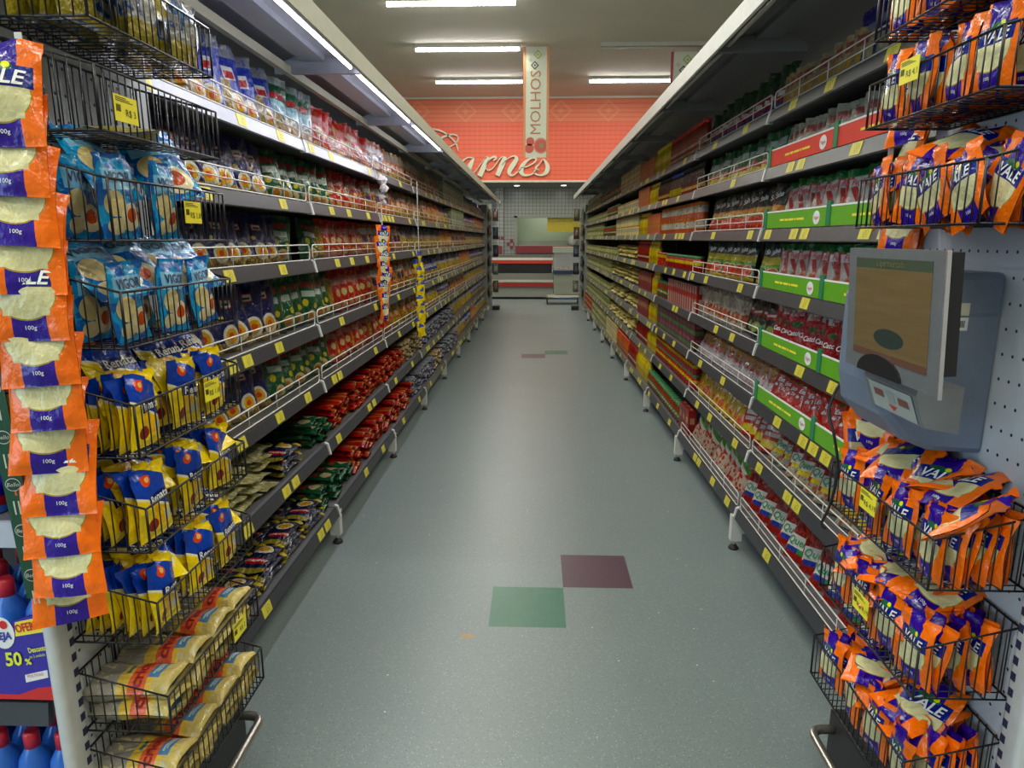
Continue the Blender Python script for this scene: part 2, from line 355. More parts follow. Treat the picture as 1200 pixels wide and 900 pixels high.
pdesign('crioulo', 'cheese_block_pack', 'clear red labelled food block', 'food block', .105, .185, .05, .11, (.62, .5, .2),
        [('r', .5, .85, .5, .24, (.33, .31, .27)), ('n', .6, 8, (.62, .56, .34)), ('r', .5, .4, .5, .2, (.8, .55, .14)), ('r', .5, .37, .5, .10, (.85, .22, .13)), ('r', .58, .205, .36, .065, (.12, .25, .42)), ('r', .58, .22, .28, .012, (.5, .6, .6)), ('r', .58, .19, .22, .01, (.5, .6, .6)), ('r', .5, .53, .14, .025, (.1, .2, .2))],
        texts=[('crioulo', .034, .5, .375, 6, .05, .0008), ], mats=TX + [plain('print_maroon', (.3, .01, .02), .4)], prof='flat', nu=10, nv=12, wr=6, bs=.5, nvar=3, rough=.2)
pdesign('bluewhite', 'cheese_pouch', 'white and blue pouch', 'cheese pouch', .13, .16, .03, .12, (.5, .5, .5),
        [('n', .52, 5, (.03, .1, .35)), ('r', .5, .2, .5, .14, (.55, .45, .08)), ('e', .6, .5, .25, .16, (.7, .68, .6)), ('r', .4, .78, .3, .08, (.02, .2, .45))], prof='pillow', nu=8, nv=8, nvar=3)
# right side
pdesign('fugstand', 'sauce_pouch', 'white and red sauce pouch', 'sauce pouch', .115, .205, .05, .095, (.68, .62, .58),
        [('d', 1.1, 1.02, .13, (.62, .02, .015)), ('r', .04, .5, .06, .5, (.6, .02, .02)), ('r', .5, .93, .5, .07, (.02, .18, .04)), ('r', .5, .76, .4, .07, white), ('e', .55, .32, .26, .12, (.55, .3, .12)), ('e', .5, .33, .14, .07, (.7, .08, .02)), ('e', .75, .15, .15, .05, (.15, .35, .05))],
        texts=[('Fugini', .03, .5, .76, 3, .25, .0005)], mats=TX, prof='stand', nu=8, nv=10, phi=28)
pdesign('fugred', 'sauce_pouch', 'dark red sauce pouch', 'sauce pouch', .115, .20, .045, .085, (.5, .012, .02),
        [('r', .5, .94, .5, .06, (.3, .32, .3)), ('r', .5, .84, .4, .06, white), ('e', .5, .6, .3, .06, (.02, .15, .03)), ('n', .63, 8, (.65, .04, .03)), ('r', .5, .08, .5, .05, (.6, .3, .2))],
        texts=[('Fugini', .026, .5, .84, 3, .25, .0005), ('Catchup', .027, .5, .42, 1, .2, .0006)], mats=TX, prof='stand', nu=8, nv=10, phi=32)
pdesign('extrato', 'sauce_pouch', 'bright red tomato extract pouch', 'sauce pouch', .14, .21, .045, .085, (.72, .02, .012),
        [('r', .5, .95, .5, .05, (.5, .3, .3)), ('r', .5, .84, .42, .05, (.7, .6, .6)), ('e', .5, .68, .3, .04, (.05, .2, .03)), ('n', .66, 8, (.8, .12, .03)), ('e', .75, .16, .2, .1, (.65, .12, .05)), ('e', .7, .2, .09, .04, (.1, .3, .05)), ('r', .5, .1, .5, .03, (.7, .5, .4))],
        texts=[('Fugini', .028, .5, .84, 3, .25, .0005), ('Extrato', .028, .5, .53, 1, .2, .0006), ('de Tomate', .024, .5, .40, 1, .2, .0006)], mats=TX, prof='stand', nu=8, nv=10, phi=30)
pdesign('quero', 'sauce_pouch', 'cherry red sauce pouch', 'sauce pouch', .13, .20, .045, .10, (.35, .01, .012),
        [('t', .5, .75, .5, .27, (.6, .03, .02), (.2, .004, .008), 9, .42), ('r', .5, .42, .46, .11, (.78, .76, .68)), ('r', .5, .27, .36, .05, (.8, .62, .03)), ('t', .5, .1, .5, .12, (.5, .15, .08), (.4, .4, .3), 9, .4)],
        texts=[('Quero', .042, .5, .43, 5, .2, .0008)], mats=TX[:4] + [GNT], prof='stand', nu=8, nv=10, phi=32)
pdesign('querolay', 'sauce_pouch', 'tomato printed sauce pouch', 'sauce pouch', .14, .21, .045, .12, (.4, .02, .015),
        [('t', .5, .72, .5, .3, (.6, .04, .02), (.25, .01, .01), 8, .45), ('r', .5, .35, .46, .13, (.78, .76, .70)), ('r', .3, .19, .2, .05, (.05, .08, .4)), ('r', .7, .19, .2, .05, (.05, .3, .1)), ('r', .8, .5, .15, .03, (.8, .65, .05))],
        texts=[('Quero', .042, .5, .36, 5, .2, .0008)], mats=TX[:4] + [GNT], prof='pillow', nu=8, nv=10, phi=30)
pdesign('salsadark', 'sauce_pouch', 'dark green and orange sauce pouch', 'sauce pouch', .12, .21, .05, .115, (.012, .03, .02),
        [('r', .5, .47, .5, .08, (.8, .3, .02)), ('d', .2, .47, .035, (.3, .6, .1)), ('r', .5, .17, .5, .18, (.55, .04, .02)), ('n', .64, 9, (.5, .25, .08))],
        texts=[('Salsa', .036, .5, .76, 1, .2, .0007, .25)], mats=TX, prof='stand', phi=20)
pdesign('salsayel', 'sauce_pouch', 'green and yellow sauce pouch', 'sauce pouch', .12, .21, .05, .12, (.02, .07, .07),
        [('r', .5, .58, .5, .09, (.8, .7, .03)), ('r', .5, .44, .5, .04, (.2, .5, .08)), ('e', .5, .24, .46, .2, (.6, .6, .3)), ('e', .5, .24, .4, .16, (.65, .1, .06)), ('r', .5, .04, .5, .05, (.75, .55, .03))],
        texts=[('Salsa', .036, .5, .8, 1, .2, .0007, .25)], mats=TX, prof='stand', phi=15)
pdesign('greenyel', 'sauce_pouch', 'green topped yellow sauce pouch', 'sauce pouch', .12, .21, .05, .11, (.01, .10, .03),
        [('r', .5, .3, .5, .1, (.6, .04, .02)), ('r', .5, .12, .5, .14, (.75, .6, .03)), ('n', .62, 8, (.1, .35, .1)), ('r', .5, .68, .35, .09, (.5, .65, .6))], prof='stand', phi=20)
pdesign('purplebag', 'cheese_sachet', 'dark purple cheese sachet', 'cheese sachet', .12, .20, .04, .09, (.03, .02, .13),
        [('n', .6, 8, (.1, .08, .2)), ('r', .5, .33, .35, .14, (.4, .38, .3)), ('e', .5, .28, .25, .1, (.6, .5, .3)), ('r', .5, .68, .3, .07, (.2, .2, .3))], prof='stand', phi=25)
pdesign('tansachet', 'soup_sachet', 'small tan sachet', 'sachet', .10, .14, .025, .07, (.42, .3, .16),
        [('n', .58, 8, (.5, .42, .32)), ('r', .5, .72, .3, .12, (.35, .1, .08)), ('e', .5, .35, .25, .14, (.6, .35, .08))], prof='pillow', phi=20, nu=6, nv=8)
pdesign('whitesachet', 'soup_sachet', 'white sachet', 'sachet', .10, .16, .025, .07, (.45, .44, .36),
        [('n', .6, 9, (.3, .28, .15)), ('r', .5, .75, .3, .08, (.4, .1, .1)), ('e', .5, .3, .2, .12, (.5, .45, .3))], prof='pillow', phi=20, nu=6, nv=8)
pdesign('greenbag', 'sauce_pouch', 'dark green pouch with red label', 'sauce pouch', .13, .2, .05, .11, (.01, .04, .015),
        [('n', .58, 7, (.08, .16, .02)), ('r', .5, .38, .42, .14, (.4, .02, .04)), ('r', .5, .42, .3, .05, white), ('r', .5, .18, .5, .07, (.05, .05, .25)), ('r', .5, .04, .5, .05, (.5, .45, .2))], prof='stand', phi=20)
pdesign('whitered', 'sauce_sachet', 'white and red sauce sachet', 'sauce sachet', .11, .18, .035, .08, (.55, .52, .42),
        [('n', .58, 9, (.3, .08, .05)), ('r', .5, .7, .35, .1, (.5, .45, .35)), ('e', .5, .33, .28, .15, (.6, .12, .05))], prof='stand', phi=22)
pdesign('blackpouch', 'sauce_pouch', 'black pouch with red lettering', 'sauce pouch', .13, .2, .045, .1, (.01, .01, .01),
        [('r', .5, .6, .4, .07, (.5, .03, .02)), ('r', .5, .62, .35, .025, white), ('e', .5, .25, .3, .14, (.3, .4, .12)), ('n', .68, 9, (.3, .1, .05))], prof='stand', phi=20)
pdesign('pinkwhite', 'sauce_sachet', 'red and lilac sauce sachet', 'sauce sachet', .115, .18, .035, .095, (.5, .45, .5),
        [('r', .5, .9, .5, .1, (.4, .04, .03)), ('r', .5, .68, .4, .1, (.6, .35, .1)), ('e', .5, .48, .3, .13, (.6, .1, .05)), ('n', .62, 7, (.4, .15, .12)), ('r', .5, .5, .3, .02, (.3, .5, .1))], prof='stand', phi=22)
pdesign('yelred', 'sauce_pouch', 'yellow and red sauce pouch', 'sauce pouch', .13, .2, .04, .09, (.75, .5, .03),
        [('r', .5, .86, .5, .14, (.5, .02, .02)), ('r', .5, .66, .38, .07, (.75, .7, .6)), ('n', .63, 7, (.5, .06, .03)), ('e', .5, .24, .28, .13, (.6, .1, .04))], prof='stand', phi=30)
pdesign('redyel', 'sauce_pouch', 'red pouch with white lettering', 'sauce pouch', .13, .2, .04, .09, (.6, .02, .012),
        [('r', .5, .6, .4, .06, white), ('r', .5, .44, .4, .05, (.75, .7, .65)), ('r', .5, .2, .5, .1, (.8, .6, .03)), ('n', .66, 7, (.7, .1, .04))], prof='stand', phi=30)
pdesign('bluewhitegreen', 'sauce_pouch', 'light blue and green sauce pouch', 'sauce pouch', .14, .21, .045, .10, (.45, .06, .05),
        [('r', .5, .84, .5, .16, (.28, .48, .65)), ('n', .6, 6, (.6, .62, .6)), ('d', .5, .80, .08, (.1, .35, .05)), ('d', .5, .66, .06, (.7, .7, .62)), ('t', .5, .2, .5, .2, (.55, .05, .03), (.6, .5, .4), 8, .42)], prof='pillow', phi=30)
# jars, bottles, tins, cartons
def jarfn(r, h, lid, m, mlid, name='jar'):
    def fn():
        mb = MB(); b = h - lid
        mb.lathe([(r * .88, 0), (r, .004), (r, b * .82), (r * .82, b * .93), (r * .8, b)], 14)
        mb.lathe([(r * .88, b - .002), (r * .9, b), (r * .9, h - .003), (r * .8, h)], 14, 1)
        return [mb.mesh(name, [m, mlid])]
    return fn
def bottlefn(r, h, m, mlid, name='bottle'):
    def fn():
        mb = MB()
        mb.lathe([(r * .9, 0), (r, .006), (r, h * .55), (r * .9, h * .65), (r * .45, h * .8), (r * .36, h * .86)], 12)
        mb.lathe([(r * .42, h * .855), (r * .42, h * .98), (r * .3, h)], 12, 1)
        return [mb.mesh(name, [m, mlid])]
    return fn
def tinfn(r, h, m, name='tin'):
    def fn():
        mb = MB(); mb.lathe([(r * .96, 0), (r, .003), (r * .97, .006), (r * .97, h - .006), (r, h - .003), (r * .96, h)], 14)
        return [mb.mesh(name, [m])]
    return fn
lidG = plain('lid_green', (.03, .16, .05), .4); lidY = plain('lid_yellow', (.75, .55, .03), .4); lidR = plain('lid_red', (.5, .03, .02), .4); lidB = plain('lid_blue', (.04, .12, .5), .4); lidW = plain('lid_white', (.6, .6, .58), .4); lidK = plain('lid_dark', (.03, .02, .02), .4)
J = lambda k, base, layers: film('jar_' + k, base, layers, .25, bs=0)
design('jar_redgreen', 'sauce_jar', 'green lidded red sauce jar', 'jar', jarfn(.032, .10, .014, J('rg', (.5, .03, .015), [('r', .5, .3, .5, .24, (.5, .02, .02)), ('r', .5, .62, .5, .12, (.75, .55, .03)), ('n', .66, 9, (.05, .2, .05))]), lidG, 'sauce_jar'), .064, .10, .064, .07, layers=2, phi=0)
design('jar_greenrow', 'sauce_jar', 'green labelled sauce jar', 'jar', jarfn(.034, .13, .016, J('gr', (.35, .05, .02), [('r', .5, .4, .5, .22, (.08, .2, .04)), ('r', .5, .42, .3, .07, (.6, .6, .4)), ('n', .6, 8, (.4, .1, .04))]), lidG, 'sauce_jar'), .068, .13, .068, .073, layers=1, phi=0)
design('jar_orange', 'sauce_jar', 'orange sauce jar', 'jar', jarfn(.034, .19, .02, J('or', (.75, .15, .02), [('r', .5, .4, .5, .2, (.8, .25, .04)), ('r', .5, .42, .3, .05, (.6, .05, .02))]), lidR, 'sauce_jar'), .068, .19, .068, .073, layers=1, phi=0)
design('jar_rust', 'sauce_jar', 'rust red sauce jar', 'jar', jarfn(.03, .19, .02, J('ru', (.28, .05, .03), [('r', .5, .3, .5, .16, (.5, .4, .28)), ('r', .5, .3, .2, .06, (.45, .06, .03))]), lidR, 'sauce_jar'), .06, .19, .06, .065, layers=1, phi=0)
design('bottle_dark', 'sauce_bottle', 'dark sauce bottle', 'bottle', bottlefn(.028, .21, J('bd', (.05, .02, .015), [('r', .5, .25, .5, .16, (.35, .06, .03)), ('r', .5, .26, .3, .06, (.6, .5, .2))]), lidK, 'sauce_bottle'), .056, .21, .056, .062, layers=1, phi=0)
design('bottle_red', 'ketchup_bottle', 'red ketchup bottle', 'bottle', bottlefn(.03, .21, J('br', (.38, .02, .012), [('r', .5, .3, .5, .14, (.3, .02, .02)), ('r', .5, .3, .25, .05, (.7, .6, .4))]), lidR, 'ketchup_bottle'), .06, .21, .06, .066, layers=1, phi=0)
design('bottle_yellow', 'mustard_bottle', 'yellow mustard bottle', 'bottle', bottlefn(.032, .21, J('by', (.8, .6, .03), [('r', .5, .3, .4, .1, (.7, .4, .03))]), lidY, 'mustard_bottle'), .064, .21, .064, .07, layers=1, phi=0)
design('bottle_bluecap', 'sauce_bottle', 'blue capped sauce bottle', 'bottle', bottlefn(.03, .20, J('bb', (.1, .05, .03), [('r', .5, .28, .5, .16, (.6, .48, .05))]), lidB, 'sauce_bottle'), .06, .20, .06, .066, layers=1, phi=0)
design('tin_tricolour', 'food_tin', 'white and orange tin', 'tin', tinfn(.036, .095, J('tt', (.5, .1, .04), [('r', .5, .55, .5, .22, (.6, .6, .5)), ('r', .5, .85, .5, .08, (.7, .2, .03)), ('n', .6, 8, (.5, .15, .06))]), 'food_tin'), .072, .095, .072, .077, layers=2, phi=0)
design('tin_redgreen', 'food_tin', 'red and yellow tin', 'tin', tinfn(.036, .10, J('tr', (.55, .02, .02), [('r', .5, .75, .5, .12, (.7, .5, .03)), ('n', .62, 8, (.2, .3, .05))]), 'food_tin'), .072, .10, .072, .077, layers=2, phi=0)
design('tin_olive', 'food_tin', 'olive green tin', 'tin', tinfn(.038, .1, J('to', (.2, .23, .06), [('n', .5, 6, (.5, .5, .22)), ('n', .6, 9, (.12, .08, .03)), ('r', .5, .5, .3, .2, (.6, .6, .3)), ('r', .2, .5, .08, .25, (.3, .08, .03))]), 'food_tin'), .076, .10, .076, .082, layers=2, phi=0)
design('box_yellow', 'food_carton', 'pale yellow carton', 'carton', boxfn(.12, .10, .06, film('box_y', (.95, .8, .32), [('r', .5, .5, .35, .14, (.1, .2, .45)), ('r', .5, .5, .28, .06, (.7, .65, .4)), ('r', .5, .9, .5, .05, (.5, .08, .03)), ('n', .64, 7, (.5, .4, .12))], .45, bs=0), name='food_carton'), .12, .10, .06, .125, layers=2, phi=0)
pdesign('bag_yellow', 'food_packet', 'pale yellow packet', 'packet', .13, .16, .05, .13, (.95, .8, .32),
        [('r', .5, .5, .35, .12, (.45, .1, .03)), ('r', .5, .52, .28, .05, (.7, .65, .4)), ('r', .5, .85, .5, .05, (.12, .15, .06)), ('n', .64, 7, (.42, .36, .1))], prof='pillow', nu=5, nv=5, nvar=2, layers=4, lay=True)
design('box_red', 'food_carton', 'dark red carton', 'carton', boxfn(.09, .17, .05, film('box_r', (.33, .015, .015), [('r', .5, .6, .3, .12, (.5, .3, .15)), ('r', .5, .2, .5, .06, (.2, .01, .02))], .45, bs=0), name='food_carton'), .09, .17, .05, .095, layers=1, phi=0)
design('box_striped', 'food_carton', 'red and white striped carton', 'carton', boxfn(.07, .17, .05, film('box_s', (.5, .04, .03), [('r', .5, .5, .2, .5, (.55, .5, .45)), ('r', .5, .6, .4, .1, (.5, .03, .03))], .45, bs=0), name='food_carton'), .07, .17, .05, .074, layers=1, phi=0)
design('box_purple', 'food_carton', 'purple and green carton', 'carton', boxfn(.12, .09, .06, film('box_p', (.14, .015, .04), [('r', .5, .3, .5, .14, (.05, .2, .05)), ('r', .5, .7, .4, .1, (.3, .1, .12)), ('n', .64, 8, (.4, .08, .05))], .45, bs=0), name='food_carton'), .12, .09, .06, .125, layers=2, phi=0)
design('box_orange', 'food_carton', 'orange carton', 'carton', boxfn(.1, .17, .06, film('box_o', (.7, .14, .02), [('r', .5, .5, .35, .15, (.65, .3, .05)), ('r', .5, .5, .2, .05, (.4, .03, .02))], .45, bs=0), name='food_carton'), .1, .17, .06, .105, layers=1, phi=0)
def getmesh(k):
    d = D[k]
    if d['meshes'] is None: d['meshes'] = d['fn']()
    return d['meshes']

# placement registry
NUM = ['zero', 'one', 'two', 'three', 'four', 'five', 'six', 'seven', 'eight', 'nine', 'ten', 'eleven']
ORD = ['', 'first', 'second', 'third', 'fourth', 'fifth', 'sixth', 'seventh', 'eighth', 'ninth', 'tenth']
def nth(n):
    return ORD[n] if n <= 10 else '%d%s' % (n, {1: 'st', 2: 'nd', 3: 'rd'}.get(n % 10 if n // 10 != 1 else 0, 'th'))
PL = {}
def place(k, loc, rot, label, group, scale=1):
    PL.setdefault(k, []).append((loc, rot, label, group, scale))
def flush():
    byname = {}
    for k, L in PL.items(): byname.setdefault(D[k]['name'], []).extend((k, p, i) for i, p in enumerate(L))
    for nm, A in byname.items():
        A.sort(key=lambda a: a[1][0][1])
        for k, (loc, rot, label, group, sc), i in A[:295]:
            ms = getmesh(k); o = link(nm, ms[i % len(ms)], None, loc, rot); tag(o, label, D[k]['cat'], group)
            if sc != 1: o.scale = (sc,) * 3
        if not A[295:]: continue
        mb = MB(); mats = []; src = {}
        for k, (loc, rot, label, group, sc), i in A[295:]:
            me = getmesh(k)[i % len(getmesh(k))]
            if me.name not in src:
                ix = []
                for m in me.materials:
                    if m not in mats: mats.append(m)
                    ix.append(mats.index(m))
                uvd = me.uv_layers[0].data
                src[me.name] = ([v.co.copy() for v in me.vertices], [tuple(p.vertices) for p in me.polygons], [[tuple(uvd[l].uv) for l in p.loop_indices] for p in me.polygons], [ix[p.material_index] for p in me.polygons], [p.use_smooth for p in me.polygons])
            q = src[me.name]; M = Matrix.LocRotScale(Vector(loc), Euler(rot), Vector((sc,) * 3)); n = len(mb.v)
            mb.v += [tuple(M @ v) for v in q[0]]; mb.f += [tuple(a + n for a in f) for f in q[1]]; mb.uv += q[2]; mb.mi += q[3]; mb.sm += q[4]
        o = link(nm, mb.mesh(nm + '_rows', mats))
        tag(o, 'the many distant %ss beyond the nearest few hundred, toward the aisle end' % nm.replace('_', ' '), D[A[0][0]]['cat'], None, 'stuff')

# ------------------------------------------------------------------ the setting
def floor_mat():
    m, nt, b = newmat('vinyl_floor'); c = coord(nt)
    base = mixc(nt, noise(nt, c, 1.2, 4), (.168, .21, .215), (.20, .235, .23))
    sp = voro(nt, c, 90).outputs['Distance']
    base = mixc(nt, math_(nt, 'MULTIPLY', math_(nt, 'LESS_THAN', sp, .2), noise(nt, c, 40)), base, (.40, .44, .42))
    base = mixc(nt, math_(nt, 'GREATER_THAN', noise(nt, c, 160, 2), .62), base, (.12, .16, .16))
    big = voro(nt, c, 11).outputs['Distance']
    base = mixc(nt, math_(nt, 'LESS_THAN', big, .035), base, (.62, .65, .62))
    s = nt.nodes.new('ShaderNodeSeparateXYZ'); lk(nt, c, s.inputs[0]); X, Y = s.outputs[0], s.outputs[1]
    T = .3
    def frac_line(a, off):
        t = math_(nt, 'FRACT', math_(nt, 'DIVIDE', math_(nt, 'SUBTRACT', a, off), .297)); return math_(nt, 'LESS_THAN', t, .006)
    seam = math_(nt, 'MAXIMUM', frac_line(X, .126 - 29.7), frac_line(Y, 2.355 - 29.7))
    base = mixc(nt, math_(nt, 'MULTIPLY', seam, .12), base, (.06, .07, .07))
    n2 = noise(nt, c, 25, 3)
    G = mixc(nt, n2, (.025, .12, .075), (.04, .16, .10)); Pp = mixc(nt, n2, (.075, .035, .055), (.10, .05, .07))
    for cx, cy, col in ((-.0225, 2.51, G), (.2745, 2.82, Pp), (-.0225, 8.53, Pp), (.2745, 8.82, G)):
        f = math_(nt, 'MULTIPLY', math_(nt, 'COMPARE', X, cx, .1485), math_(nt, 'COMPARE', Y, cy, .153))
        base = mixc(nt, f, base, col)
    e = math_(nt, 'LESS_THAN', vmath(nt, 'LENGTH', vmath(nt, 'MULTIPLY_ADD', c, (38, 60, 0), (.245 * 38, -2.29 * 60, 0))), 1)
    base = mixc(nt, e, base, (.33, .22, .07))
    lk(nt, base, b.inputs['Base Color'])
    r = nt.nodes.new('ShaderNodeMapRange'); lk(nt, noise(nt, c, 3, 4), r.inputs[0]); r.inputs[3].default_value = .34; r.inputs[4].default_value = .40; b.inputs['Specular IOR Level'].default_value = .55
    lk(nt, r.outputs[0], b.inputs['Roughness'])
    return m
mb = MB(); mb.box(-7, 7, -4, 24, -.1, 0); struct('floor', mb, floor_mat())
mb = MB(); mb.box(-7, 7, -4, 24, CEIL, CEIL + .1); struct('ceiling', mb, plain('ceiling_paint', (.66, .63, .50), .8, scale=1.5, var=.03))
wallp = plain('wall_paint', (.45, .44, .38), .8)
mb = MB(); mb.box(-7.1, -7, -4, 24, 0, CEIL); struct('wall_left', mb, wallp)
mb = MB(); mb.box(7, 7.1, -4, 24, 0, CEIL); struct('wall_right', mb, wallp)
mb = MB(); mb.box(-7, 7, -4.1, -4, 0, CEIL); struct('wall_rear', mb, wallp)
def redwall():
    m, nt, b = newmat('red_fascia'); c = coord(nt)
    s = nt.nodes.new('ShaderNodeSeparateXYZ'); lk(nt, c, s.inputs[0]); X, Z = s.outputs[0], s.outputs[2]
    st = math_(nt, 'FRACT', math_(nt, 'MULTIPLY', Z, 9.0))
    base = mixc(nt, math_(nt, 'LESS_THAN', st, .25), (.80, .14, .07), (.68, .10, .05))
    xs = math_(nt, 'FRACT', math_(nt, 'MULTIPLY', X, 7.0))
    base = mixc(nt, math_(nt, 'MULTIPLY', math_(nt, 'LESS_THAN', xs, .12), .35), base, (.85, .22, .12))
    tb = mixc(nt, math_(nt, 'LESS_THAN', st, .25), (.80, .21, .10), (.70, .16, .08))
    base = mixc(nt, math_(nt, 'GREATER_THAN', Z, 4.45), base, tb)
    # pale diamonds in the upper band
    u = math_(nt, 'ABSOLUTE', math_(nt, 'SUBTRACT', math_(nt, 'FRACT', math_(nt, 'MULTIPLY', X, .8)), .5))
    v = math_(nt, 'ABSOLUTE', math_(nt, 'MULTIPLY', math_(nt, 'SUBTRACT', Z, 4.73), .9))
    dd = math_(nt, 'ADD', u, v)
    rings = math_(nt, 'MAXIMUM', math_(nt, 'COMPARE', dd, .22, .03), math_(nt, 'LESS_THAN', dd, .07))
    base = mixc(nt, math_(nt, 'MULTIPLY', rings, .4), base, (.80, .38, .2))
    lk(nt, base, b.inputs['Base Color']); b.inputs['Roughness'].default_value = .6
    return m
mb = MB(); mb.box(-7, 7, 19, 19.12, 2.97, CEIL); struct('wall_fascia', mb, redwall())
mb = MB(); mb.box(-7, 7, 18.95, 19.13, 2.93, 2.98); struct('trim_1', mb, plain('cream_trim', (.6, .58, .45), .5))
mb = MB(); mb.box(-7, 7, 18.96, 19.0, CEIL - .05, CEIL); struct('trim_2', mb, MC['cream_trim'])
mb = MB(); mb.box(-7, 7, 19.12, 21.6, 2.95, 3.05); struct('ceiling_soffit', mb, plain('soffit_paint', (.33, .33, .29), .7))
def tilewall():
    m, nt, b = newmat('white_wall_tiles'); c = coord(nt)
    s = nt.nodes.new('ShaderNodeSeparateXYZ'); lk(nt, c, s.inputs[0]); X, Z = s.outputs[0], s.outputs[2]
    fx = math_(nt, 'LESS_THAN', math_(nt, 'FRACT', math_(nt, 'DIVIDE', X, .11)), .12); fz = math_(nt, 'LESS_THAN', math_(nt, 'FRACT', math_(nt, 'DIVIDE', Z, .11)), .12)
    lk(nt, mixc(nt, math_(nt, 'MAXIMUM', fx, fz), (.50, .50, .42), (.16, .18, .20)), b.inputs['Base Color']); b.inputs['Roughness'].default_value = .3
    return m
tw = tilewall()
# back wall with a serving hatch: x -.56..1.15, z 1.26..2.02 (wall at y 21.5)
mb = MB()
mb.box(-7, -.62, 21.5, 21.62, 0, 3.0); mb.box(1.4, 7, 21.5, 21.62, 0, 3.0); mb.box(-.62, 1.4, 21.5, 21.62, 2.1, 3.0); mb.box(-.62, 1.4, 21.5, 21.62, 0, 1.26)
struct('wall_back', mb, tw)
mb = MB(); mb.box(-7, 7, 23.4, 23.5, 0, 3.0); struct('wall_kitchen', mb, plain('kitchen_green', (.42, .5, .34), .6))
mb = MB(); fr = .05
mb.box(-.66, -.58, 21.44, 21.64, 1.22, 2.14); mb.box(1.36, 1.44, 21.44, 21.64, 1.22, 2.14); mb.box(-.66, 1.44, 21.44, 21.64, 2.08, 2.14)
struct('window_1', mb, plain('hatch_frame', (.42, .45, .36), .5))
area('kitchen_light', (.4, 22.5, 2.8), 1.2, .2, 18)
mb = MB(); mb.box(-1.22, -.98, 21.2, 21.5, 0, 3.0); struct('wall_pillar', mb, tw)
# ------------------------------------------------------------------ shelving bays
STEEL = plain('shelf_steel', (.13, .13, .14), .4, .2); RAIL = plain('price_rail_grey', (.034, .035, .04), .4); RAILF = plain('price_rail_sand', (.10, .10, .085), .5)
RAIL_LIT = plain('price_rail_tube_lit', (.23, .23, .27), .35); BACK = plain('back_panel_dark', (.05, .05, .05), .7); WIREW = plain('white_wire', (.62, .60, .55), .35, .1); CAPW = plain('white_cap', (.6, .6, .58), .4)
TAGY = None
def tagmat():
    m, nt, b = newmat('yellow_tag'); uv = coord(nt, 'UV')
    s = nt.nodes.new('ShaderNodeSeparateXYZ'); lk(nt, uv, s.inputs[0])
    n = math_(nt, 'GREATER_THAN', noise(nt, vmath(nt, 'MULTIPLY', uv, (3, 1, 1)), 8, 2), .56)
    f = math_(nt, 'MULTIPLY', n, math_(nt, 'MULTIPLY', math_(nt, 'COMPARE', s.outputs[0], .5, .4), math_(nt, 'COMPARE', s.outputs[1], .42, .22)))
    lk(nt, mixc(nt, f, (.60, .52, .04), (.16, .13, .02)), b.inputs['Base Color']); b.inputs['Roughness'].default_value = .5
    return m
TAGY = tagmat()
BL = 1.33; Y0 = 1.72; NB = 9
LZ = [.19, .50, .80, 1.06, 1.35, 1.60, 1.86]          # shelf top surfaces, left
RZ = [.205, .485, .74, .985, 1.24, 1.485, 1.735, 1.965]
LX = [.955, .985, .99, .995, 1.0, 1.0, 1.015]; RX = [.965, 1.0, 1.0, 1.0, .985, .985, .985, .985]
MESHC = {}
def cached(key, build, mats):
    if key not in MESHC:
        mb = MB(); build(mb); MESHC[key] = mb.mesh(key if isinstance(key, str) else key[0], mats)
    return MESHC[key]
DEPTH = .46
def b_shelf(mb): mb.box(.004, DEPTH, .004, BL - .004, -.028, 0); mb.box(.0, .006, 0, BL, -.034, .002)
def b_rail(mb):   # slanted ticket rail in front of the shelf edge
    mb.prism([(0, .004), (-.010, .004), (-.022, -.042), (-.016, -.046), (0, -.040)], .008, BL - .008, 'y')
def b_cap(mb): mb.prism([(.002, .012), (-.014, .006), (-.026, -.046), (.002, -.046)], -.008, .008, 'y')
def b_guard(mb):
    z0, z1 = .010, .074; x = -.003; r = .0028; a, b = .02, BL - .02; c = .016
    mb.tube([(x, a + c, z0), (x, b - c, z0), (x, b - c * .3, z0 + c * .3), (x, b, z0 + c), (x, b, z1 - c), (x, b - c * .3, z1 - c * .3), (x, b - c, z1), (x, a + c, z1), (x, a + c * .3, z1 - c * .3), (x, a, z1 - c), (x, a, z0 + c), (x, a + c * .3, z0 + c * .3)], r, 6, closed=True)
    mb.bar((x, a, (z0 + z1) / 2), (x, b, (z0 + z1) / 2), .0022)
    for i in range(1, 5): y = a + (b - a) * i / 5; mb.bar((x + .002, y, z0), (x + .002, y, z1), .002)
    for y in (.1, BL - .1): mb.bar((x, y, z0), (x + .03, y, 0), .002)
def b_tag(mb): 
    k = len(mb.v)   # lies on the slanted rail
    mb.prism([(-.0108, .002), (-.0128, .002), (-.0222, -.036), (-.0202, -.036)], 0, .072, 'y')
def b_foot(mb):
    mb.box(.0, .05, -.02, .02, .045, .17); mb.box(.05, .30, -.015, .015, .08, .17)
    mb.lathe([(.008, .02), (.008, .05)], 8, 0, .02, 0)
def b_footpad(mb): mb.lathe([(.024, 0), (.024, .008), (.014, .022), (.010, .024)], 10, 0, .02, 0)
def b_back(mb): mb.box(DEPTH, DEPTH + .02, 0, BL, .10, 2.12)
def b_upright(mb): mb.box(DEPTH - .03, DEPTH + .03, 0, .04, 0, 2.2)
def b_canopy(mb):   # sheet canopy: slopes up behind the front lip
    # local x: 0 = shelf front plane, negative = into the aisle
    mb.prism([(-.25, .0), (-.245, .0), (-.235, .05), (-.05, .075), (DEPTH, .075), (DEPTH, .085), (-.05, .085), (-.25, .062)], 0, BL, 'y')
